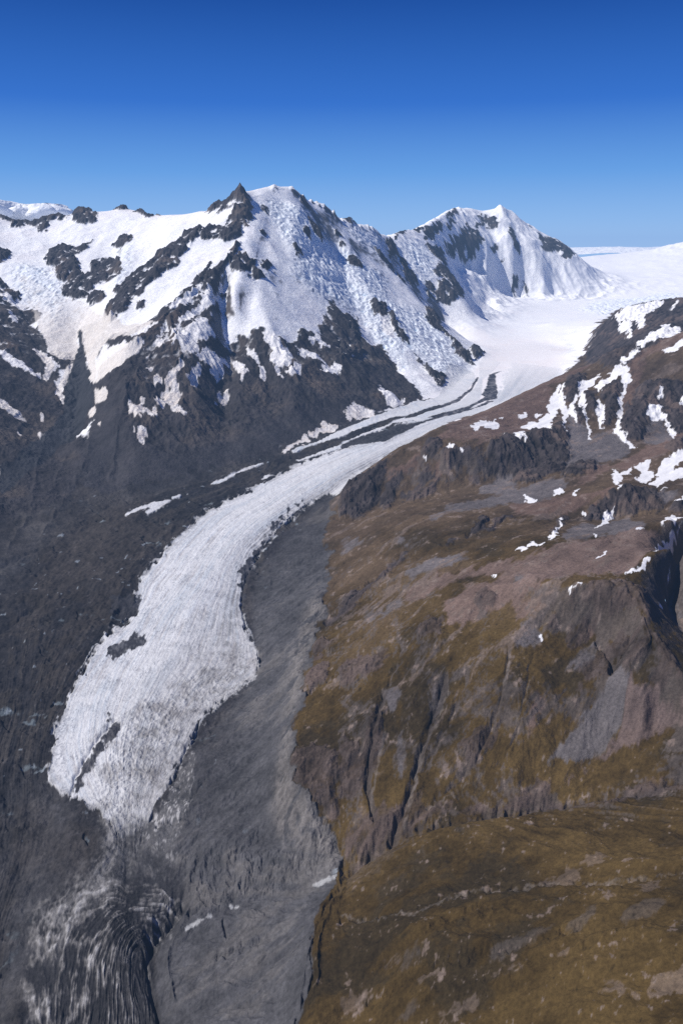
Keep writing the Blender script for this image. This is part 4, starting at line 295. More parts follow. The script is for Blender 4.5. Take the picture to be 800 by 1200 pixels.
def make_terrain(nt, nr):
    th, lr = grid_axes(nt, nr)
    r = np.exp(lr).astype(F4)[:, None]
    x = (r*np.sin(th).astype(F4)[None, :]); y = (r*np.cos(th).astype(F4)[None, :])
    cell = r*np.gradient(th).astype(F4)[None, :]*F4(1.1)
    z, sx, sy = make_base(nt, nr)
    slope = np.sqrt(sx*sx+sy*sy)
    k = nt/1510.0                                  # softness of the painted borders follows the grid
    gi = np.arange(nt, dtype=F4)[None, :]/F4(k)+np.zeros_like(x); gj = np.arange(nr, dtype=F4)[:, None]/F4(k)+np.zeros_like(x)
    p1 = perlin(gi/11, gj/11, 301); p2 = perlin(gi/5, gj/5, 302); p3 = perlin(gi/2.6, gj/2.6, 303)
    q1 = perlin(gi/12, gj/10, 311); q2 = perlin(gi/5.3, gj/4.7, 312)
    ji = np.arange(nt)[None, :]; jj = np.arange(nr)[:, None]
    WA = (np.clip(ji+k*(3.6*p1+2.2*p2+1.2*p3), 0, nt-1)).astype(np.int32)
    WB = (np.clip(jj+k*(3.6*q1+2.2*q2+1.2*p3), 0, nr-1)).astype(np.int32)
    def ragged(a): return a[WB, WA]
    def lay(name, soft, rag=True):
        a = layer(MASKS.get(name, []), nt, nr, soft*k)
        return ragged(a) if rag else a
    pix = 0.55*p1+0.55*p2+0.4*p3            # grain at the size of the mesh itself
    pixr = 1-np.abs(p1)*1.6-np.abs(p2)*1.0-np.abs(q2)*0.6
    # slow warp of everything painted, so that borders wander
    e1 = fbm(x, y, 160, 5, 11, 0.6, cell=cell); e2 = fbm(x, y, 45, 4, 23, 0.6, cell=cell)
    en = e1*0.6+e2*0.6
    def edge(m, amp=0.5, w=0.16, n=None):
        n = en if n is None else n
        return sstep(0.5-w, 0.5+w, m+n*amp*np.clip(4*m*(1-m)+0.05, 0, 1))
    n = resize(blur(solve_membrane(FLOW, 361, 245), 0.6), nr, nt)
    L = np.log(r)+np.zeros_like(x)
    wob = fbm(x, y, 400, 3, 141, 0.5, cell=cell)*0.03
    streak = perlin((n+wob)*60, L*7, 155)+0.8*perlin((n+wob)*140, L*16, 156)
    ice = 0.5*lay('ice', 1.2)+0.5*lay('ice', 6); ice = edge(ice, 1.0, 0.22, 0.45*en+0.5*pix+0.2*e2+0.55*streak)
    strip = edge(lay('strip', 1.0, False), 0.7, 0.3, 0.5*en+0.8*pix); band = edge(lay('band', 1.0, False), 0.6, 0.3, 0.5*en+0.8*pix)
    ice = np.maximum(ice, strip)*(1-0.97*band)
    tip = lay('tip', 9, False); ice = ice*np.clip(1-tip*sstep(-0.5, 0.5, 0.7*e2+0.6*pix+0.5*tip-0.25)*1.15, 0, 1)
    dirty = edge(lay('dirtyice', 16), 0.7, 0.5)
    rub = np.maximum(edge(0.5*lay('rubble', 1.5)+0.5*lay('rubble', 5), 0.9, 0.15, 0.7*en+0.7*pix), band)
    icefall = lay('icefall', 7, False)
    hill = edge(lay('hill', 4), 0.9, 0.3, e1+0.5*e2)
    lowr = 0.6*lay('lowrock', 1.6)+0.4*lay('lowrock', 6)
    rock_s = lay('rock', 1.2); rock = np.clip(0.75*rock_s+0.4*lay('rock', 4), 0, 1)
    snowp = lay('snow', 1.3)
    crag = lay('crag', 4)
    far = sstep(4100, 4500, r)+np.zeros_like(x)
    far = far*(1-edge(lay('deb2', 2, False), 0.4, 0.3))
    toe = lay('toe', 14)
    floor_ = 1-sstep(0.10, 0.30, slope)
    mtn = (1-hill)*(1-floor_)*(1-np.clip(ice+toe, 0, 1))*sstep(2600, 3600, r)
    mtn = blur(mtn, 5*k)
    # --- gullies and crags
    big = erosion(x, y, sx*1.2, sy*1.2, 620, 6, 5, 0.55, cell, 0.9)
    big = 1-2*np.clip((1.3-big)/2.6, 0, 1)**0.62          # crests sharper than the gullies
    rid = fbm(x, y, 260, 6, 41, 0.55, ridged=True, cell=cell)
    fine = fbm(x, y, 40, 4, 61, 0.6, ridged=True, cell=cell)
    soft = fbm(x, y, 500, 5, 71, 0.45, cell=cell)
    lscr = lay('lowscree', 10, False)
    lowr_ = lowr*(1-0.8*lscr)
    rocky = np.clip(lowr_*0.85+rock, 0, 1)
    bsn = erosion(x, y, sx*1.2, sy*1.2, 620, 2, 5, 0.5, cell, 0.9); bsn = 1-2*np.clip((1.25-bsn)/2.5, 0, 1)**0.62
    rsn = fbm(x, y, 330, 3, 45, 0.42, ridged=True, cell=cell)
    z = z + mtn*((big*38*rocky+bsn*(20-16*sstep(8500, 10500, r))*(1-rocky))*np.clip(slope*1.8, 0.3, 1.3) + rid*18*rocky + rsn*(9+20*sstep(8500, 10500, r))*(1-rocky) + soft*12)
    crg = fbm(x, y, 150, 5, 65, 0.6, ridged=True, cell=cell)
    gul = erosion(x, y, sx*2, sy*2, 170, 4, 305, 0.6, cell, 0.8)
    z = z + rock*(1-hill)*(4+fine*6+crg*15) + mtn*lowr_*(fine*2.5+gul*6)
    # benches and streaks of the right hill run obliquely down from upper right
    ca = np.where(r < 1350, 0.35, 0.78).astype(F4); ca = blur(ca, 20*k); su = x*np.cos(ca)+y*np.sin(ca); sv = -x*np.sin(ca)+y*np.cos(ca)
    st1 = fbm(su/5, sv, 130, 5, 401, 0.6, cell=cell*1.0); st2 = fbm(su/4, sv, 34, 4, 411, 0.65, cell=cell)
    hs = np.clip(slope*2.2, 0.15, 1.2)
    bigh = erosion(x, y, sx*1.6, sy*1.6, 240, 6, 105, 0.55, cell, 0.8)
    hb = blur(hill, 4*k)
    z = z + hb*(bigh*6.0*hs + soft*6 + rid*2.6*hs + fine*0.7*hs + st1*5.0 + st2*1.2)
    gulh = erosion(x, y, sx*2.5, sy*2.5, 75, 4, 325, 0.6, cell, 0.7)
    z = z + crag*hb*np.clip((r-700)/2500, 0.22, 1.1)*(bigh*6+gulh*4+rid*9+fine*5.0+crg*7.0)
    # the grain of blocks, boulders and tussocks
    rough = np.clip(np.maximum(np.maximum(rock*(1-hill), lowr_*0.8*(1-hill)), crag*hb), 0, 1)
    gamp = 0.09-0.06*far*(1-hb)+0.07*hb+0.16*icefall+0.36*rough+0.10*(1-hb)*(1-far)
    z = z + cell*gamp*(pixr*0.9+pix*0.9)*(1-np.clip(ice, 0, 1)*0.6)
    # --- gullies and crests that can be followed with the eye
    cutm = np.zeros_like(z)
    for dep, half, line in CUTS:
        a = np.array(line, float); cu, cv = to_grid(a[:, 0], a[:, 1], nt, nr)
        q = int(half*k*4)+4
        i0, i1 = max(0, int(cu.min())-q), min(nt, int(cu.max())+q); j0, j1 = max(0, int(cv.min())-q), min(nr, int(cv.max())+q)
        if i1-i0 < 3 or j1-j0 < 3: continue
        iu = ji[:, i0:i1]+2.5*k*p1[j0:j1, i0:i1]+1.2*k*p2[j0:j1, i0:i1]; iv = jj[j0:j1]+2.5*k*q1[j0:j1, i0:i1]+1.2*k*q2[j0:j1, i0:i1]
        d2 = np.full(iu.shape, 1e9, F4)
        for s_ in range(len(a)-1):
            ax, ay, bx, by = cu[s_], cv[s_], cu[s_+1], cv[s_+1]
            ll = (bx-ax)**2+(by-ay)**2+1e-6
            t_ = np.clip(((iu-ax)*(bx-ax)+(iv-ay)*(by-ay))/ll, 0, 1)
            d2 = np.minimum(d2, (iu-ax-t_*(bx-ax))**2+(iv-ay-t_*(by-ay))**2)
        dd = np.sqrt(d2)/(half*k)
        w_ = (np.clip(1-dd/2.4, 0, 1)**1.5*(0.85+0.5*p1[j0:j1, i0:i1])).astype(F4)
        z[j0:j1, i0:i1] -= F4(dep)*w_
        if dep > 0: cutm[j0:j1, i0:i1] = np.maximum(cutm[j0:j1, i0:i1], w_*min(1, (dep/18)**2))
    # --- icefalls: blocks and crevasses
    ser = fbm(x, y, 70, 4, 131, 0.65, ridged=True, cell=cell)
    z = z + icefall*(1-rocky)*ser*9.0*np.clip(r/6500, 0.5, 1.6)
    # --- trunk glacier: flow coordinate from bank to bank
    flow1 = perlin((n+wob)*34, L*9, 150)+0.6*perlin((n+wob)*80, L*22, 151)
    flow2 = 0.6*perlin((n+wob)*100+L*12, L*60, 152)+0.7*perlin((n+wob)*200-L*25, L*140, 153)+0.7*pix
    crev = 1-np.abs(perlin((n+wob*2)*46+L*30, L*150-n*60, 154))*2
    v0 = fbm(x, y, 350, 3, 159, 0.5, cell=cell)
    tri = edge(np.clip(ice, 0, 1), 0.0, 0.5)*(1-far*0.7)
    z = z + tri*(flow1*0.8+flow2*0.30*np.clip(6-cell, 0, 1)+streak*0.3+fbm(x, y, 30, 3, 160, 0.7, ridged=True, cell=cell)*0.5 + cell*(0.05+0.10*sstep(-0.2, 0.5, v0))*(pixr*0.7+pix) + 3)
    z = z + dirty*tri*(fbm(x, y, 26, 3, 161, 0.7, ridged=True, cell=cell)*2.2)
    # toe: concentric pressure ridges
    t = resize(blur(solve_membrane(RINGS, 361, 245), 0.6), nr, nt)
    tw = fbm(x, y, 120, 3, 171, cell=cell)*0.025
    tl = (x+1.2*y)/75
    rings = 0.8*perlin((t+tw)*15, tl*0.8, 172)+0.8*perlin((t+tw)*33, tl*1.4, 173)
    rings = rings+0.6*perlin((t+tw)*75, tl*3, 174)+0.3*pix
    rings = rings*sstep(-0.12, 0.05, t)+0.3*(fbm(x, y, 30, 3, 175, 0.6, cell=cell)-0.4)*sstep(0.05, -0.12, t)
    toe_n = np.clip(toe+0.25*en*(toe > 0.02), 0, 1)
    z = z + toe*rings*2.4
    bad = lay('badland', 4)*(1-hb)
    z = z + bad*(erosion(x, y, x/r*F4(0.8), y/r*F4(0.8), 30, 4, 195, 0.65, cell, 0.5)*2.6+st2*2.0+rid*3.0-1)
    # debris cover: hummocks and furrows
    deb = (1-hill)*(1-ice)*(1-far)*(1-toe*0.8)
    hum = fbm(x, y, 120, 6, 181, 0.6, cell=cell)
    furrow = perlin((n)*9+wob*20, L*5, 183)+0.6*perlin(n*22+wob*20, L*14, 184)
    pn = fbm(x+0.5*y, y, 170, 4, 187, 0.55, cell=cell)
    pit = sstep(0.42, 0.56, pn)*deb*floor_
    z = z - pit*6.0
    z = z + deb*floor_*(hum*6.0+furrow*3.0+fbm(x, y, 60, 4, 185, 0.6, ridged=True, cell=cell)*2.5+perlin((n+wob)*60, L*45, 186)*1.5)
    mor = deb*(1-floor_)*(1-mtn)
    rim = np.clip(lay('rim', 6), 0, 1)*(1-hb)
    z = z + mor*(erosion(x, y, sx*2, sy*2, 110, 5, 190, 0.6, cell, 0.7)*4.2+hum*3+fine*0.9+st1*3.0+st2*2.2+rim*(fine*3+rid*4))
    # --- real slopes of the finished sheet
    dzl = np.gradient(z, lr.astype(F4), axis=0)/r; dzt = np.gradient(z, th.astype(F4), axis=1)/r
    s, c = np.sin(th).astype(F4)[None, :], np.cos(th).astype(F4)[None, :]
    gx = dzt*c+dzl*s; gy = -dzt*s+dzl*c
    steep = np.sqrt(gx*gx+gy*gy)
    curv = z-blur(z, 5*k)
    curv = curv/(cell*5)
    # ------------------------------------------------------------ base colours (albedo)
    col = np.zeros(x.shape+(3,), F4)
    def put(w, rgb, var=None):
        w = np.clip(w, 0, 1)[..., None]
        cc = np.asarray(rgb, F4)
        if var is not None: cc = cc*(1+var[..., None])
        col[:] = col*(1-w)+cc*w
    v1 = fbm(x, y, 300, 6, 201, 0.6, cell=cell); v2 = fbm(x, y, 60, 5, 211, 0.65, cell=cell)
    grain = fbm(x, y, 16, 3, 221, 0.7, cell=cell)
    mott = 0.22*v1+0.22*v2+0.15*grain+0.12*pix
    # debris
    put(np.ones_like(x), (0.033, 0.031, 0.034), mott*1.1)
    put(deb*sstep(0.0, 0.5, v1+0.6*furrow*floor_), (0.046, 0.041, 0.039), mott)
    strk = perlin(n*13+wob*10, L*4, 188)+0.7*perlin(n*30+wob*10, L*9, 189)
    put(deb*floor_*sstep(0.05, 0.7, strk)*0.8, (0.060, 0.054, 0.052), mott)
    put(deb*floor_*sstep(0.1, 0.7, -strk+0.3*v2)*0.7, (0.026, 0.026, 0.031), mott)
    put(deb*edge(lay('tan', 12), 1.0, 0.5, en+furrow*0.3)*0.75, (0.056, 0.048, 0.044), mott)
    put(mor*0.9, (0.082, 0.080, 0.084), mott)
    put(mor*sstep(0.1, 0.7, -st1-0.6*st2+0.3*v2)*0.6, (0.052, 0.051, 0.055), mott)
    put(mor*sstep(0.15, 0.7, v1+0.4*st1+0.5*st2)*0.85, (0.108, 0.101, 0.098), mott*0.8)
    put(np.clip(cutm*1.2-0.25, 0, 0.75)*deb, (0.020, 0.020, 0.024), mott)  # deep cuts and the toe hollow: their shade put into the colour
    put(rim*sstep(-0.25, 0.3, st2+0.4*fine+0.4*pix)*0.85, (0.135, 0.123, 0.115), mott+0.2*fine)
    put(deb*floor_*sstep(0.7, 1.0, 0.9*pix+0.7*grain)*0.6, (0.085, 0.080, 0.080), mott)
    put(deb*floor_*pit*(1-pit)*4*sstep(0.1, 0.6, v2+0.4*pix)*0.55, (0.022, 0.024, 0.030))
    put(deb*floor_*sstep(0.62, 0.72, pn)*sstep(0.2, 0.6, e2)*0.8, (0.16, 0.19, 0.21))
    # scattered bare ice in the debris
    put(deb*floor_*sstep(0.95, 1.05, e2+0.3*hum)*0.7, (0.30, 0.34, 0.38))
    col[:] = col*(1-0.20*(deb*(1-mor)*sstep(0.0, 0.5, 0.35-n))[..., None])
    # snow and neve
    snow_rgb = (0.86, 0.86, 0.87)
    pink = (0.82, 0.765, 0.745)
    put(far*(1-hill), snow_rgb, 0.04*v1)
    put(far*(1-hill)*np.clip(sstep(9000, 7600, r)*0.55*floor_+0.30*sstep(0.1, .7, v1)*sstep(13500, 9000, r), 0, .8), pink, 0.03*v2)
    put(icefall*(0.3+0.6*sstep(0.3, -0.5, ser)), (0.56, 0.68, 0.80), 0.08*v2)
    put(icefall*sstep(-0.1, -0.6, ser)*0.8, (0.42, 0.54, 0.66))
    # mountain rock
    rn = 0.35*rid+0.3*fine+0.3*e2+0.35*gul+0.25*pix
    lowm = edge(lowr, 0.75, 0.18, en+0.3*rid)
    strat = perlin(x/260+z/60, y/500-z/45, 231)
    put(lowm, (0.046, 0.042, 0.045), mott+0.15*strat)
    put(lowm*sstep(0.0, 0.6, v1+0.4*strat), (0.064, 0.054, 0.050), mott)
    put(lowm*sstep(4600, 5200, r)*sstep(.1, .6, big+0.4*v1)*0.7, (0.088, 0.068, 0.058), mott)
    rockm = edge(rock, 1.0, 0.15, rn)*(1-hill)  # one small outline is a bluish shadow on snow, painted as rock
    # steep bare faces between the traced outcrops
    bare = mtn*(1-icefall)*far*sstep(1.05, 1.4, steep+0.22*rn-0.5*sstep(8000, 10000, r))*0.9*sstep(9500, 8500, r)
    rk = np.clip(np.maximum(rockm, bare), 0, 1)
    put(rk, (0.050, 0.047, 0.052), mott+0.2*strat)
    put(rk*sstep(0.2, 0.8, v1+0.4*strat), (0.080, 0.066, 0.060), mott)
    # snow lodged in ledges of the rock
    put(lowm*lscr*0.85, (0.047, 0.045, 0.050), 0.5*mott+0.10*gul)
    lodge = np.maximum(rockm, lowm*sstep(1650, 2100, z+120*v1))*sstep(0.25, 0.6, -curv*1.6+0.30*e2+0.25*gul+0.25*pix+0.05-0.35*np.clip(steep-0.6, 0, 1))
    put(lodge*0.95, snow_rgb)
    snw = edge(snowp, 0.9, 0.18, rn)
    put(snw*(1-hill), (0.80, 0.785, 0.78), 0.05*v2)
    put(snw*(1-hill)*sstep(5300, 4700, r)*(0.4+0.4*sstep(-.3, .4, v2)), (0.62, 0.55, 0.49), 0.1*v2)
    # the side glacier: dusty snow funnel and the dark debris tongue down its middle
    bei = edge(0.6*lay('beige', 1.2, False)+0.4*lay('beige', 3, False), 0.8, 0.2, 0.5*rn+0.5*pix)*(1-hill)
    put(bei*(0.9-0.65*sstep(5900, 6500, r)), (0.72, 0.675, 0.63), 0.08*v2+0.06*pix)
    put(bei*sstep(0.1, 0.7, v2+0.3*pix)*0.35, (0.50, 0.45, 0.41))
    ton = edge(lay('tongue', 1.6, False), 0.7, 0.25, 0.5*en+0.6*pix)*(1-hill)
    put(ton, (0.040, 0.041, 0.047), 0.7*mott)
    # trunk ice
    iw = ice*(1-hill)
    icef = iw*sstep(7200, 5600, r)
    tone = perlin(n*11+wob*8, L*5, 157)+0.6*perlin(n*5, L*9, 158)
    put(icef, (0.635, 0.635, 0.64), 0.10*tone+0.04*flow1+0.05*flow2+0.04*grain+0.05*pix)
    put(icef*sstep(0.0, 0.7, -tone+0.4*v2)*0.45, (0.50, 0.545, 0.59), 0.05*grain)
    put(icef*sstep(0.45, 1.0, n+0.15*tone)*sstep(6000, 3800, r)*0.45, (0.46, 0.45, 0.445), 0.10*pix)
    put(icef*sstep(0.1, 0.8, streak+0.3*v1)*0.55, (0.49, 0.54, 0.60), 0.05*grain+0.08*pix)
    put(icef*sstep(0.5, 1.0, -streak+0.3*v2)*0.5, (0.70, 0.71, 0.73), 0.08*pix)
    put(iw*sstep(0.2, 0.9, -flow1+0.4*v2)*0.55*sstep(6500, 3500, r), (0.44, 0.41, 0.40), 0.15*grain)
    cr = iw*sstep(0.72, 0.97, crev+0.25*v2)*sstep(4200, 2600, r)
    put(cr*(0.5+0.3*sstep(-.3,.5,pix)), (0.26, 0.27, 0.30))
    low = sstep(2500, 1750, r)
    lowd = np.clip(sstep(2900, 1500, r)*sstep(0.15, 0.8, n+0.15*v1+0.1*flow1)+0.25*sstep(2000, 1500, r), 0, 1)
    put(iw*lowd*(0.62+0.25*v2), (0.33, 0.315, 0.305), 0.25*grain+0.25*pix)
    put(iw*sstep(3300, 2200, r)*lowd*sstep(0.15, 0.6, -flow2+0.35*v2)*0.7, (0.155, 0.148, 0.146), 0.2*grain)
    put(iw*sstep(0.30, 0.42, flow1*0.35+0.25*v1)*0.0, (0.3, 0.3, 0.3))
    # thin dark bands of rock dust carried along the right bank
    band = np.zeros_like(x)
    for c0, wd, am in ((0.80, 0.012, 0.5), (0.86, 0.018, 0.6), (0.91, 0.012, 0.5), (0.73, 0.008, 0.3), (0.30, 0.007, 0.2)):
        band = np.maximum(band, am*np.exp(-((n+0.35*wob-c0)/wd)**2))
    put(iw*band*sstep(-0.5, 0.3, v2+0.4*v1)*sstep(1900, 2400, r)*sstep(6500, 4500, r), (0.16, 0.155, 0.155), 0.2*grain)
    put(iw*dirty*(0.15+0.5*sstep(-0.1, 0.6, 0.6*v2+0.5*grain-0.5*flow2+0.3*pix)), (0.19, 0.18, 0.175), 0.3*grain)
    put(iw*sstep(0.5, 0.9, flow2+0.3*grain)*0.4*low, (0.7, 0.7, 0.72))
    icb = blur(ice, 5*k)
    put(iw*(1-strip)*sstep(4900, 4300, r)*sstep(0.96, 0.5, icb)*sstep(-0.45, 0.35, v2+0.6*pix+0.3*streak)*0.75, (0.26, 0.255, 0.255), 0.3*grain)
    put((1-iw)*(1-hill)*sstep(0.04, 0.45, icb)*sstep(0.35, 0.8, 0.8*pix+0.6*grain+0.4*streak)*sstep(5000, 4000, r)*0.8, (0.30, 0.30, 0.305), 0.3*grain)
    put(rub*(1-hill)*(0.86+0.14*sstep(-.4,.2,pix)), (0.040, 0.039, 0.044), mott)
    wed = edge(lay('wedge', 5), 0.9, 0.35, 0.6*en+0.5*pix)*(1-hill)*(1-iw*0.85)
    put(wed*0.85, (0.120, 0.116, 0.117), mott)
    put(wed*sstep(0.15, 0.7, flow2+0.4*v2+0.3*pix), (0.34, 0.33, 0.325), mott)
    # toe ridges: dirty ice crests, black furrows
    lb = lay('lightband', 7)*(1-hill)
    tfade = np.clip(sstep(0.2, 0.6, toe_n)*(1-0.75*sstep(1180, 1120, r))*(1.1-0.65*sstep(0.2, 0.9, t))+0.5*lb, 0, 1)
    put(toe_n, (0.036, 0.035, 0.038), mott)
    put(tfade*sstep(-0.15, 0.5, rings+0.35*v2+0.25*pix+0.3*lb), (0.135, 0.128, 0.124), 0.3*grain+0.2*pix)
    put(tfade*sstep(0.45, 1.1, rings+0.3*grain+0.25*lb+0.4*v2), (0.32, 0.31, 0.305), 0.2*grain+0.2*pix)
    put(lb*(1-0.6*sstep(0.1, 0.4, toe_n))*sstep(-0.55, 0.4, flow2*0.6+0.4*v2+0.4*pix)*(1-iw), (0.30, 0.29, 0.285), 0.25*grain)
    put(edge(lay('grit', 1.0), 0.5, 0.3)*(1-hw_) if False else edge(lay('grit', 1.0, False), 0.6, 0.3, pix)*0.8, (0.40, 0.40, 0.40))
    # ---- right hill
    hw = hill
    put(hw, (0.050, 0.034, 0.0125), mott*0.9+0.18*st1+0.15*st2)
    put(hw*sstep(0.0, 0.6, v1+0.3*bigh+0.4*st1), (0.064, 0.044, 0.0165), mott*0.8)
    put(hw*sstep(0.05, 0.6, -v1+0.5*v2-0.3*st1)*0.85, (0.030, 0.023, 0.012), mott)
    hi = sstep(1900, 3000, r+500*v1)*hw
    put(hi*0.7, (0.066, 0.049, 0.036), mott+0.2*st1)
    stn = 0.45*st1+0.45*st2+0.4*bigh
    for nm, rgb, amp in (('brown', (0.088, 0.061, 0.049), 1.0), ('grey', (0.085, 0.079, 0.081), 0.7), ('red', (0.108, 0.079, 0.067), 0.7)):
        m = 0.6*lay(nm, 2.5)+0.4*lay(nm, 9)
        m = edge(m, amp, 0.3, stn+0.4*en)
        put(hw*m*(0.95-0.60*sstep(1400, 1150, r)), rgb, mott*0.7+0.12*bigh+0.15*st2)
    # pale streaks of bare soil along the benches
    put(hw*sstep(0.42, 0.75, st1+0.55*st2+0.3*pix-0.15)*0.75*sstep(1100, 1700, r), (0.105, 0.084, 0.070), mott)
    slabm = edge(lay('slab', 3), 1.2, 0.25, en+0.5*grain)
    put(hw*slabm*0.40, (0.140, 0.113, 0.098), mott+0.2*st2)
    # bare soil and rock breaking through the grass
    bare_h = sstep(0.85, 1.15, steep+0.25*v2+0.2*rid)
    put(hw*bare_h*0.8*sstep(1150, 1500, r), (0.060, 0.052, 0.048), mott*1.2)
    put(hw*sstep(0.80, 1.15, 0.9*pix+0.7*grain+0.35*st2+0.2*v2)*0.65, (0.125, 0.104, 0.090), mott)
    put(hw*sstep(0.75, 1.1, -0.9*pix-0.6*grain-0.35*st2)*0.5, (0.024, 0.019, 0.011), mott)
    put(hw*sstep(0.85, 1.1, v2+0.4*grain+0.3*bigh+0.5*pix)*0.6, (0.115, 0.092, 0.079), mott)
    cm = edge(np.clip(0.55*crag+0.45*lay('crag', 1.5), 0, 1), 0.9, 0.25, 0.5*rn+0.5*gulh)
    put(hw*cm*(0.92-0.22*sstep(2400, 2100, r)-0.22*sstep(1550, 1350, r)), np.array((0.034, 0.030, 0.031), F4)+np.array((0.018, 0.011, 0.006), F4)*sstep(2500, 2100, r)[..., None], mott*1.2+0.25*strat+0.3*gulh)  # cliff and gully rock darkened past its own tone, shade put into albedo
    put(hw*cm*sstep(0.2, 0.8, v1+0.4*strat+0.5*gulh)*0.8, (0.070, 0.054, 0.047), mott)
    fn = edge(0.6*lay('fan', 2)+0.4*lay('fan', 6), 0.7, 0.25, stn+0.3*en); put(hw*fn*0.95, (0.086, 0.081, 0.083), 0.5*mott+0.12*gulh)
    fr = edge(0.6*lay('fanred', 2)+0.4*lay('fanred', 6), 0.9, 0.25, stn+0.4*en); put(hw*fr*(1-fn)*0.9, (0.096, 0.074, 0.068), 0.6*mott+0.12*gulh)
    stm = lay('stream', 1.2)*0.8
    put(hw*0.42*sstep(0.3, 0.8, stm+0.5*grain*stm+0.3*pix*stm), (0.120, 0.108, 0.098), 0.3*grain)
    put(hw*np.clip(cutm*1.3-0.35, 0, 0.7)*(0.6+0.4*pix), (0.034, 0.031, 0.032), mott)  # shade in the gorge and gully beds painted into the albedo
    col[:] = col*(1+hw[..., None]*(np.array((0.40, 0.33, 0.30), F4)-np.array((0.10, 0.10, 0.12), F4)*sstep(1450, 1150, r)[..., None]))
    # snow patches that are things of their own
    pid = np.zeros(x.shape, np.int16)
    buf = np.zeros(x.shape, F4)
    for q, poly in enumerate(PATCHES):
        a = np.array(poly, float); gi, gj = to_grid(a[:, 0], a[:, 1], nt, nr)
        i0, i1 = max(0, int(gi.min())-8), min(nt, int(gi.max())+10); j0, j1 = max(0, int(gj.min())-8), min(nr, int(gj.max())+10)
        if i1-i0 < 3 or j1-j0 < 3: continue
        buf[j0:j1, i0:i1] = 0
        fill_poly(buf, poly, nt, nr)
        sub = blur(buf[j0:j1, i0:i1].copy(), 0.9*k)
        sub = sub[np.clip(WB[j0:j1, i0:i1]-j0, 0, j1-j0-1), np.clip(WA[j0:j1, i0:i1]-i0, 0, i1-i0-1)]
        sub = sub+(0.8*en+0.25*rn)[j0:j1, i0:i1]*0.55*np.clip(4*sub*(1-sub), 0, 1)
        w = sstep(0.36, 0.60, sub)
        put_sub = col[j0:j1, i0:i1]
        put_sub[:] = put_sub*(1-w[..., None])+np.array((0.80, 0.79, 0.79), F4)*(1+0.05*v2[j0:j1, i0:i1, None])*w[..., None]
        pid[j0:j1, i0:i1][biggest_piece(w > 0.5)] = q+1
    z = z+0.0
    for q in range(len(PATCHES)):
        jq, iq = np.nonzero(pid == q+1)
        if len(jq) < 2: continue
        wq = pid[jq.min():jq.max()+1, iq.min():iq.max()+1]
        wq[(wq == q+1) & ~biggest_piece(wq == q+1)] = 0
    # ---- which object each spot belongs to
    reg = np.zeros(x.shape, np.int16)                      # 0 moraine
    rbin = lambda nm: layer(MASKS.get(nm, []), nt, nr, 0) > 0.5
    reg[(far > 0.5) & (hill < 0.5)] = 1                    # snowfield
    for i, nm in ((2, 'reg_left'), (3, 'reg_central'), (4, 'reg_far')):
        reg[rbin(nm) & (hill < 0.5) & (r > 3000)] = i
    reg[(lowr > 0.5) & (reg < 2) & (hill < 0.5)] = 2
    reg[(iw > 0.5) & (reg < 2)] = 5                        # glacier
    reg[(toe > 0.5) & (hill < 0.5) & (iw <= 0.5)] = 6
    hb_ = hill > 0.5
    reg[hb_] = 7
    reg[hb_ & rbin('reg_crag')] = 8
    reg[hb_ & rbin('reg_outcrop')] = 9
    reg[hb_ & rbin('reg_fore')] = 10
    reg = np.where(pid > 0, 100+pid, reg)
    return x, y, z, gx, gy, np.clip(col, 0.004, 0.9), reg

# ---------------------------------------------------------------- Blender scene
NT, NR = 1610, 2160
scene = bpy.context.scene
coll = scene.collection

SUN_AZ = -99.0     # degrees clockwise from +Y to the sun (the left of the view)
SUN_EL = 48.0

def node_mat(name, rough, bump_scale, bump_dist, var, spec=0.2, sss=None):
    m = bpy.data.materials.new(name); m.use_nodes = True
    nt = m.node_tree; nd = nt.nodes; ln = nt.links
    b = nd['Principled BSDF']
    b.inputs['Roughness'].default_value = rough
    b.inputs['Specular IOR Level'].default_value = spec
    at = nd.new('ShaderNodeAttribute'); at.attribute_name = 'ground'
    geo = nd.new('ShaderNodeNewGeometry')
    n1 = nd.new('ShaderNodeTexNoise'); n1.inputs['Scale'].default_value = bump_scale; n1.inputs['Detail'].default_value = 6; n1.inputs['Roughness'].default_value = 0.74
    ln.new(geo.outputs['Position'], n1.inputs['Vector'])
    mr = nd.new('ShaderNodeMapRange'); mr.inputs['From Min'].default_value = 0.25; mr.inputs['From Max'].default_value = 0.75
    mr.inputs['To Min'].default_value = 1-var; mr.inputs['To Max'].default_value = 1+var
    ln.new(n1.outputs['Fac'], mr.inputs['Value'])
    mx = nd.new('ShaderNodeMix'); mx.data_type = 'RGBA'; mx.blend_type = 'MULTIPLY'; mx.inputs['Factor'].default_value = 1
    ln.new(at.outputs['Color'], mx.inputs['A']); ln.new(mr.outputs['Result'], mx.inputs['B'])
    ln.new(mx.outputs['Result'], b.inputs['Base Color'])
    bp = nd.new('ShaderNodeBump'); bp.inputs['Strength'].default_value = 1.0; bp.inputs['Distance'].default_value = bump_dist
    ln.new(n1.outputs['Fac'], bp.inputs['Height']); ln.new(bp.outputs['Normal'], b.inputs['Normal'])
    return m

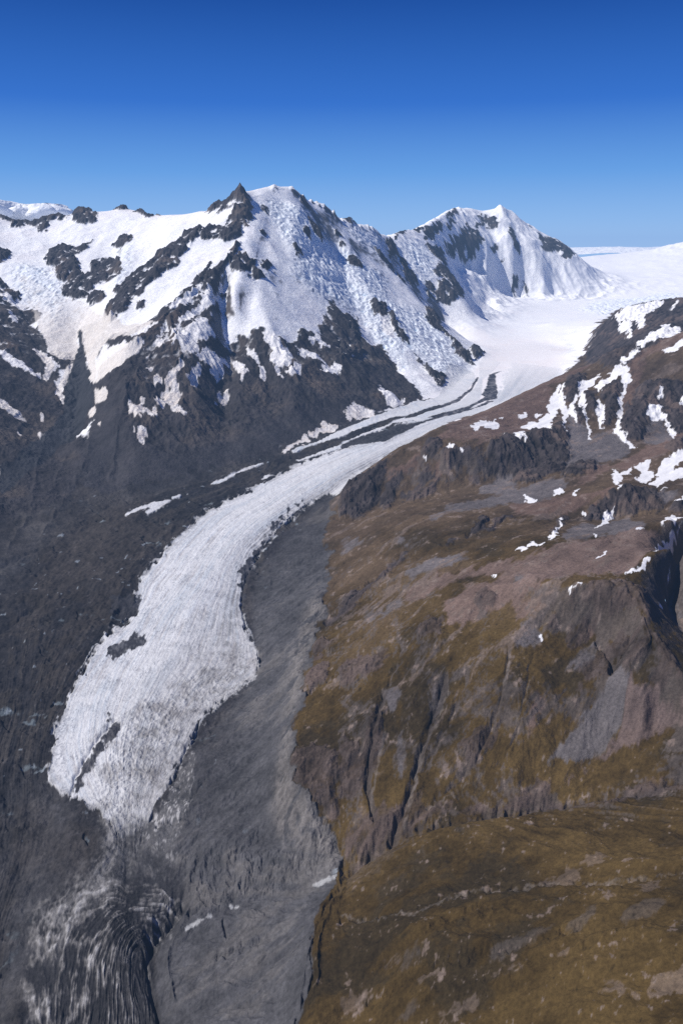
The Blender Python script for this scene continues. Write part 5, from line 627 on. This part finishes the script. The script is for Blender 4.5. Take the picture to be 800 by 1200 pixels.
MAT = {
    'snow': node_mat('snow', 0.6, 0.02, 1.2, 0.03),
    'ice': node_mat('glacier_ice', 0.55, 0.12, 2.0, 0.12),
    'rock': node_mat('alpine_rock', 0.9, 0.06, 7.0, 0.25, 0.1),
    'debris': node_mat('moraine_debris', 0.95, 0.12, 2.5, 0.42, 0.1),
    'grass': node_mat('tussock_slope', 0.95, 0.16, 2.4, 0.45, 0.05),
}
REG = {
    0: ('moraine', 'debris', 'dark grey debris covered valley floor and moraine walls beside the white ice', 'moraine'),
    1: ('snowfield', 'snow', 'broad white upper snowfield feeding the glacier below the far peak', 'snowfield'),
    2: ('mountain', 'rock', 'left snowy mountain range with dark rock buttresses above a side glacier', 'mountain'),
    3: ('mountain', 'rock', 'large central snow mountain with pointed rock summit and dark lower flanks', 'mountain'),
    4: ('mountain', 'rock', 'far white double peak standing at the head of the glacier', 'mountain'),
    5: ('glacier', 'ice', 'long curving white glacier tongue flowing down the valley', 'glacier'),
    6: ('glacier', 'debris', 'dirty curved pressure ridges of ice at the glacier end', 'glacier'),
    7: ('hill', 'grass', 'brown grassy hillside with red scree and a deep gorge at its foot', 'hill'),
    8: ('hill', 'rock', 'brown crag ridge with dark cliffs rising straight beside the glacier', 'hill'),
    9: ('hill', 'rock', 'far rocky outcrop hill with snow on its top at the snowfield edge', 'hill'),
    10: ('hill', 'grass', 'near tussock covered slope in front of the gorge', 'hill'),
}
x, y, z, gx, gy, col, reg = make_terrain(NT, NR)
nrm = np.stack([-gx, -gy, np.ones_like(gx)], -1); nrm /= np.linalg.norm(nrm, axis=-1, keepdims=True)
nrm = nrm.reshape(-1, 3).astype(F4)
pts = np.stack([x, y, z], -1).reshape(-1, 3).astype(F4)
rgba = np.ones((pts.shape[0], 4), F4); rgba[:, :3] = col.reshape(-1, 3)
ii = np.arange(NT*NR, dtype=np.int32).reshape(NR, NT)
quads = np.stack([ii[:-1, :-1], ii[:-1, 1:], ii[1:, 1:], ii[1:, :-1]], -1).reshape(-1, 4)
freg = reg[:-1, :-1].reshape(-1)

def sheet(name, faces, mat):
    used = np.zeros(pts.shape[0], bool); used[faces.ravel()] = True
    idx = np.nonzero(used)[0]
    lut = np.zeros(pts.shape[0], np.int32); lut[idx] = np.arange(len(idx), dtype=np.int32)
    f = lut[faces]; p = pts[idx]
    me = bpy.data.meshes.new(name)
    org = np.array([p[:, 0].mean(), p[:, 1].mean(), p[:, 2].min()], F4).round()
    me.vertices.add(len(idx)); me.vertices.foreach_set('co', (p-org).ravel())
    me.loops.add(f.size); me.loops.foreach_set('vertex_index', f.ravel())
    me.polygons.add(len(f))
    me.polygons.foreach_set('loop_start', np.arange(0, f.size, 4, dtype=np.int32))
    me.update(calc_edges=True)
    a = me.color_attributes.new('ground', 'FLOAT_COLOR', 'POINT')
    a.data.foreach_set('color', rgba[idx].ravel())
    me.polygons.foreach_set('use_smooth', np.ones(len(f), bool))
    me.normals_split_custom_set_from_vertices(nrm[idx])
    me.materials.append(mat)
    o = bpy.data.objects.new(name, me); o.location = org
    coll.objects.link(o)
    return o

for k, (name, mk, label, cat) in REG.items():
    fs = quads[freg == k]
    if len(fs) == 0: continue
    o = sheet(name, fs, MAT[mk])
    o['label'] = label; o['category'] = cat; o['kind'] = 'structure'
for q, label in enumerate(PATCH_LABELS):
    fs = quads[freg == 101+q]
    if len(fs) < 2: continue
    o = sheet('snow_patch', fs, MAT['snow'])
    o['label'] = label; o['category'] = 'snow patch'; o['group'] = 'snow patches on the right hill'; o['kind'] = 'thing'

# ---- camera
cam = bpy.data.cameras.new('camera'); cam.sensor_fit = 'VERTICAL'; cam.sensor_height = 36.0; cam.lens = 950/1200*36
cam.clip_start = 1; cam.clip_end = 200000
co = bpy.data.objects.new('camera', cam); co.location = (0, 0, CAMZ); co.rotation_euler = (math.radians(90-18.1), 0, 0)
coll.objects.link(co); scene.camera = co

# ---- daylight
az, el = math.radians(SUN_AZ), math.radians(SUN_EL)
sd = (math.sin(az)*math.cos(el), math.cos(az)*math.cos(el), math.sin(el))
sl = bpy.data.lights.new('sun', 'SUN'); sl.energy = 4.8; sl.angle = math.radians(0.5); sl.color = (1.0, 0.965, 0.92)
so = bpy.data.objects.new('sun', sl)
import mathutils
so.rotation_euler = mathutils.Vector(sd).to_track_quat('Z', 'Y').to_euler(); so.location = (0, 0, 5000)
coll.objects.link(so)
w = bpy.data.worlds.new('World'); scene.world = w; w.use_nodes = True
nd, ln = w.node_tree.nodes, w.node_tree.links
bg = nd['Background']
sky = nd.new('ShaderNodeTexSky'); sky.sky_type = 'NISHITA'; sky.sun_disc = False
sky.sun_elevation = el; sky.sun_rotation = az; sky.altitude = 2400; sky.air_density = 1.0; sky.dust_density = 0.3; sky.ozone_density = 2.0
# the deep blue of a high clear sky: the sky texture's own brightness, its colour drawn towards a measured zenith-to-horizon scale
tc = nd.new('ShaderNodeTexCoord'); sp = nd.new('ShaderNodeSeparateXYZ'); ln.new(tc.outputs['Generated'], sp.inputs[0])
rp = nd.new('ShaderNodeValToRGB'); ln.new(sp.outputs['Z'], rp.inputs['Fac'])
el_ = rp.color_ramp.elements
SKY = [(0.0, (0.37, 0.58, 0.88)), (0.03, (0.26, 0.49, 0.86)), (0.08, (0.115, 0.34, 0.78)), (0.15, (0.020, 0.15, 0.60)), (0.245, (0.001, 0.066, 0.35)), (0.4, (0.004, 0.04, 0.25)), (1.0, (0.004, 0.03, 0.19))]
el_[0].position, el_[0].color = SKY[0][0], SKY[0][1]+(1,)
el_[1].position, el_[1].color = SKY[-1][0], SKY[-1][1]+(1,)
for p_, c_ in SKY[1:-1]:
    e_ = el_.new(p_); e_.color = c_+(1,)
sc_ = nd.new('ShaderNodeMix'); sc_.data_type = 'RGBA'; sc_.blend_type = 'MULTIPLY'; sc_.inputs['Factor'].default_value = 1
ln.new(rp.outputs['Color'], sc_.inputs['A']); sc_.inputs['B'].default_value = (11.1, 11.1, 11.1, 1)
mx_ = nd.new('ShaderNodeMix'); mx_.data_type = 'RGBA'; mx_.inputs['Factor'].default_value = 0.97
ln.new(sky.outputs['Color'], mx_.inputs['A']); ln.new(sc_.outputs['Result'], mx_.inputs['B'])
ln.new(mx_.outputs['Result'], bg.inputs['Color']); bg.inputs['Strength'].default_value = 0.09
scene.view_settings.view_transform = 'Standard'; scene.view_settings.look = 'None'; scene.view_settings.exposure = 0

# ---- clouds lying beyond the passes
def cloud(name, label, cx, cy, cz, wx, wy, wz, seed, lumps):
    rnd = random.Random(seed)
    vs, fs = [], []
    for q in range(lumps):
        u = rnd.uniform(-1, 1); hgt = (1-u*u)**0.5
        ox, oy = cx+u*wx, cy+rnd.uniform(-1, 1)*wy
        s_ = rnd.uniform(0.35, 1.0)*wz*(0.35+0.65*hgt); sx_ = s_*rnd.uniform(1.6, 3.2)*(2.0 if lumps > 50 else 1)
        oz = cz+rnd.uniform(-0.2, 0.25)*wz*hgt
        b0 = len(vs); R_, S_ = 9, 16
        for a_ in range(R_+1):
            ph = math.pi*a_/R_
            for c_ in range(S_):
                tt = 2*math.pi*c_/S_
                d = 1+0.22*math.sin(3*tt+q)*math.sin(2*ph+q*2)+0.12*math.sin(5*tt+3*ph+q)
                vs.append((ox+sx_*d*math.sin(ph)*math.cos(tt), oy+sx_*d*math.sin(ph)*math.sin(tt), oz+s_*d*math.cos(ph)))
        for a_ in range(R_):
            for c_ in range(S_):
                c2 = (c_+1) % S_
                fs.append((b0+a_*S_+c_, b0+(a_+1)*S_+c_, b0+(a_+1)*S_+c2, b0+a_*S_+c2))
    me = bpy.data.meshes.new(name); me.from_pydata(vs, [], fs)
    me.polygons.foreach_set('use_smooth', np.ones(len(fs), bool)); me.materials.append(CLOUD)
    o = bpy.data.objects.new(name, me); coll.objects.link(o)
    o['label'] = label; o['category'] = 'cloud'; o['kind'] = 'stuff'
CLOUD = bpy.data.materials.new('cloud'); CLOUD.use_nodes = True
cn_ = CLOUD.node_tree.nodes; cb_ = cn_['Principled BSDF']
cb_.inputs['Base Color'].default_value = (0.85, 0.86, 0.88, 1); cb_.inputs['Roughness'].default_value = 1; cb_.inputs['Specular IOR Level'].default_value = 0
ct_ = cn_.new('ShaderNodeTexNoise'); ct_.inputs['Scale'].default_value = 0.004; ct_.inputs['Detail'].default_value = 5
cg_ = cn_.new('ShaderNodeNewGeometry'); cu_ = cn_.new('ShaderNodeBump'); cu_.inputs['Distance'].default_value = 120
CLOUD.node_tree.links.new(cg_.outputs['Position'], ct_.inputs['Vector']); CLOUD.node_tree.links.new(ct_.outputs['Fac'], cu_.inputs['Height']); CLOUD.node_tree.links.new(cu_.outputs['Normal'], cb_.inputs['Normal'])
cloud('cloud', 'low white cumulus bank behind the left ridge', -7600, 15200, 2960, 2600, 700, 330, 3, 34)
rnd_ = np.random.RandomState(5)
ca_, cb2_ = np.meshgrid(np.linspace(-55000, 70000, 260), np.linspace(24000, 60000, 120))
cz_ = 2275+fbm(ca_.astype(F4), cb2_.astype(F4), 5200, 6, 501, 0.55)*150
cv_ = np.stack([ca_, cb2_, cz_], -1).reshape(-1, 3)
ci_ = np.arange(260*120).reshape(120, 260); cf_ = np.stack([ci_[:-1, :-1], ci_[:-1, 1:], ci_[1:, 1:], ci_[1:, :-1]], -1).reshape(-1, 4)
cm_ = bpy.data.meshes.new('cloud_sea'); cm_.from_pydata(cv_.tolist(), [], cf_.tolist()); cm_.materials.append(CLOUD)
cm_.polygons.foreach_set('use_smooth', np.ones(len(cf_), bool))
co_ = bpy.data.objects.new('cloud_sea', cm_); coll.objects.link(co_)
co_['label'] = 'flat pale sea of cloud on the horizon behind the snow pass'; co_['category'] = 'cloud'; co_['kind'] = 'stuff'

# ---- thin blue valley haze
hz = bpy.data.materials.new('haze'); hz.use_nodes = True
hn = hz.node_tree.nodes; hn.clear()
ho = hn.new('ShaderNodeOutputMaterial'); ha = hn.new('ShaderNodeVolumeAbsorption'); he = hn.new('ShaderNodeEmission'); hs_ = hn.new('ShaderNodeAddShader')
HAZE = 1.5e-5                                     # per metre; an added even emission stands in for sunlight scattered by the air
ha.inputs['Color'].default_value = (0.0, 0.0, 0.0, 1); ha.inputs['Density'].default_value = HAZE
he.inputs['Color'].default_value = (0.28, 0.47, 0.84, 1); he.inputs['Strength'].default_value = HAZE*0.92
hz.node_tree.links.new(ha.outputs['Volume'], hs_.inputs[0]); hz.node_tree.links.new(he.outputs['Emission'], hs_.inputs[1]); hz.node_tree.links.new(hs_.outputs['Shader'], ho.inputs['Volume'])
bm_v = [(a, b, c) for a in (-60000, 60000) for b in (-3000, 62000) for c in (200, 3080)]
bm_f = [(0, 1, 3, 2), (4, 6, 7, 5), (0, 4, 5, 1), (2, 3, 7, 6), (0, 2, 6, 4), (1, 5, 7, 3)]
hm = bpy.data.meshes.new('sky'); hm.from_pydata(bm_v, [], bm_f); hm.materials.append(hz)
hob = bpy.data.objects.new('sky', hm); coll.objects.link(hob)  # added haze volume around the scene; the sky itself is the world background
hob['label'] = 'box of thin glowing blue haze enclosing the whole valley'; hob['category'] = 'sky'; hob['kind'] = 'structure'
scene.cycles.use_denoising = False; scene.cycles.volume_bounces = 0; scene.cycles.max_bounces = 4; scene.cycles.diffuse_bounces = 2
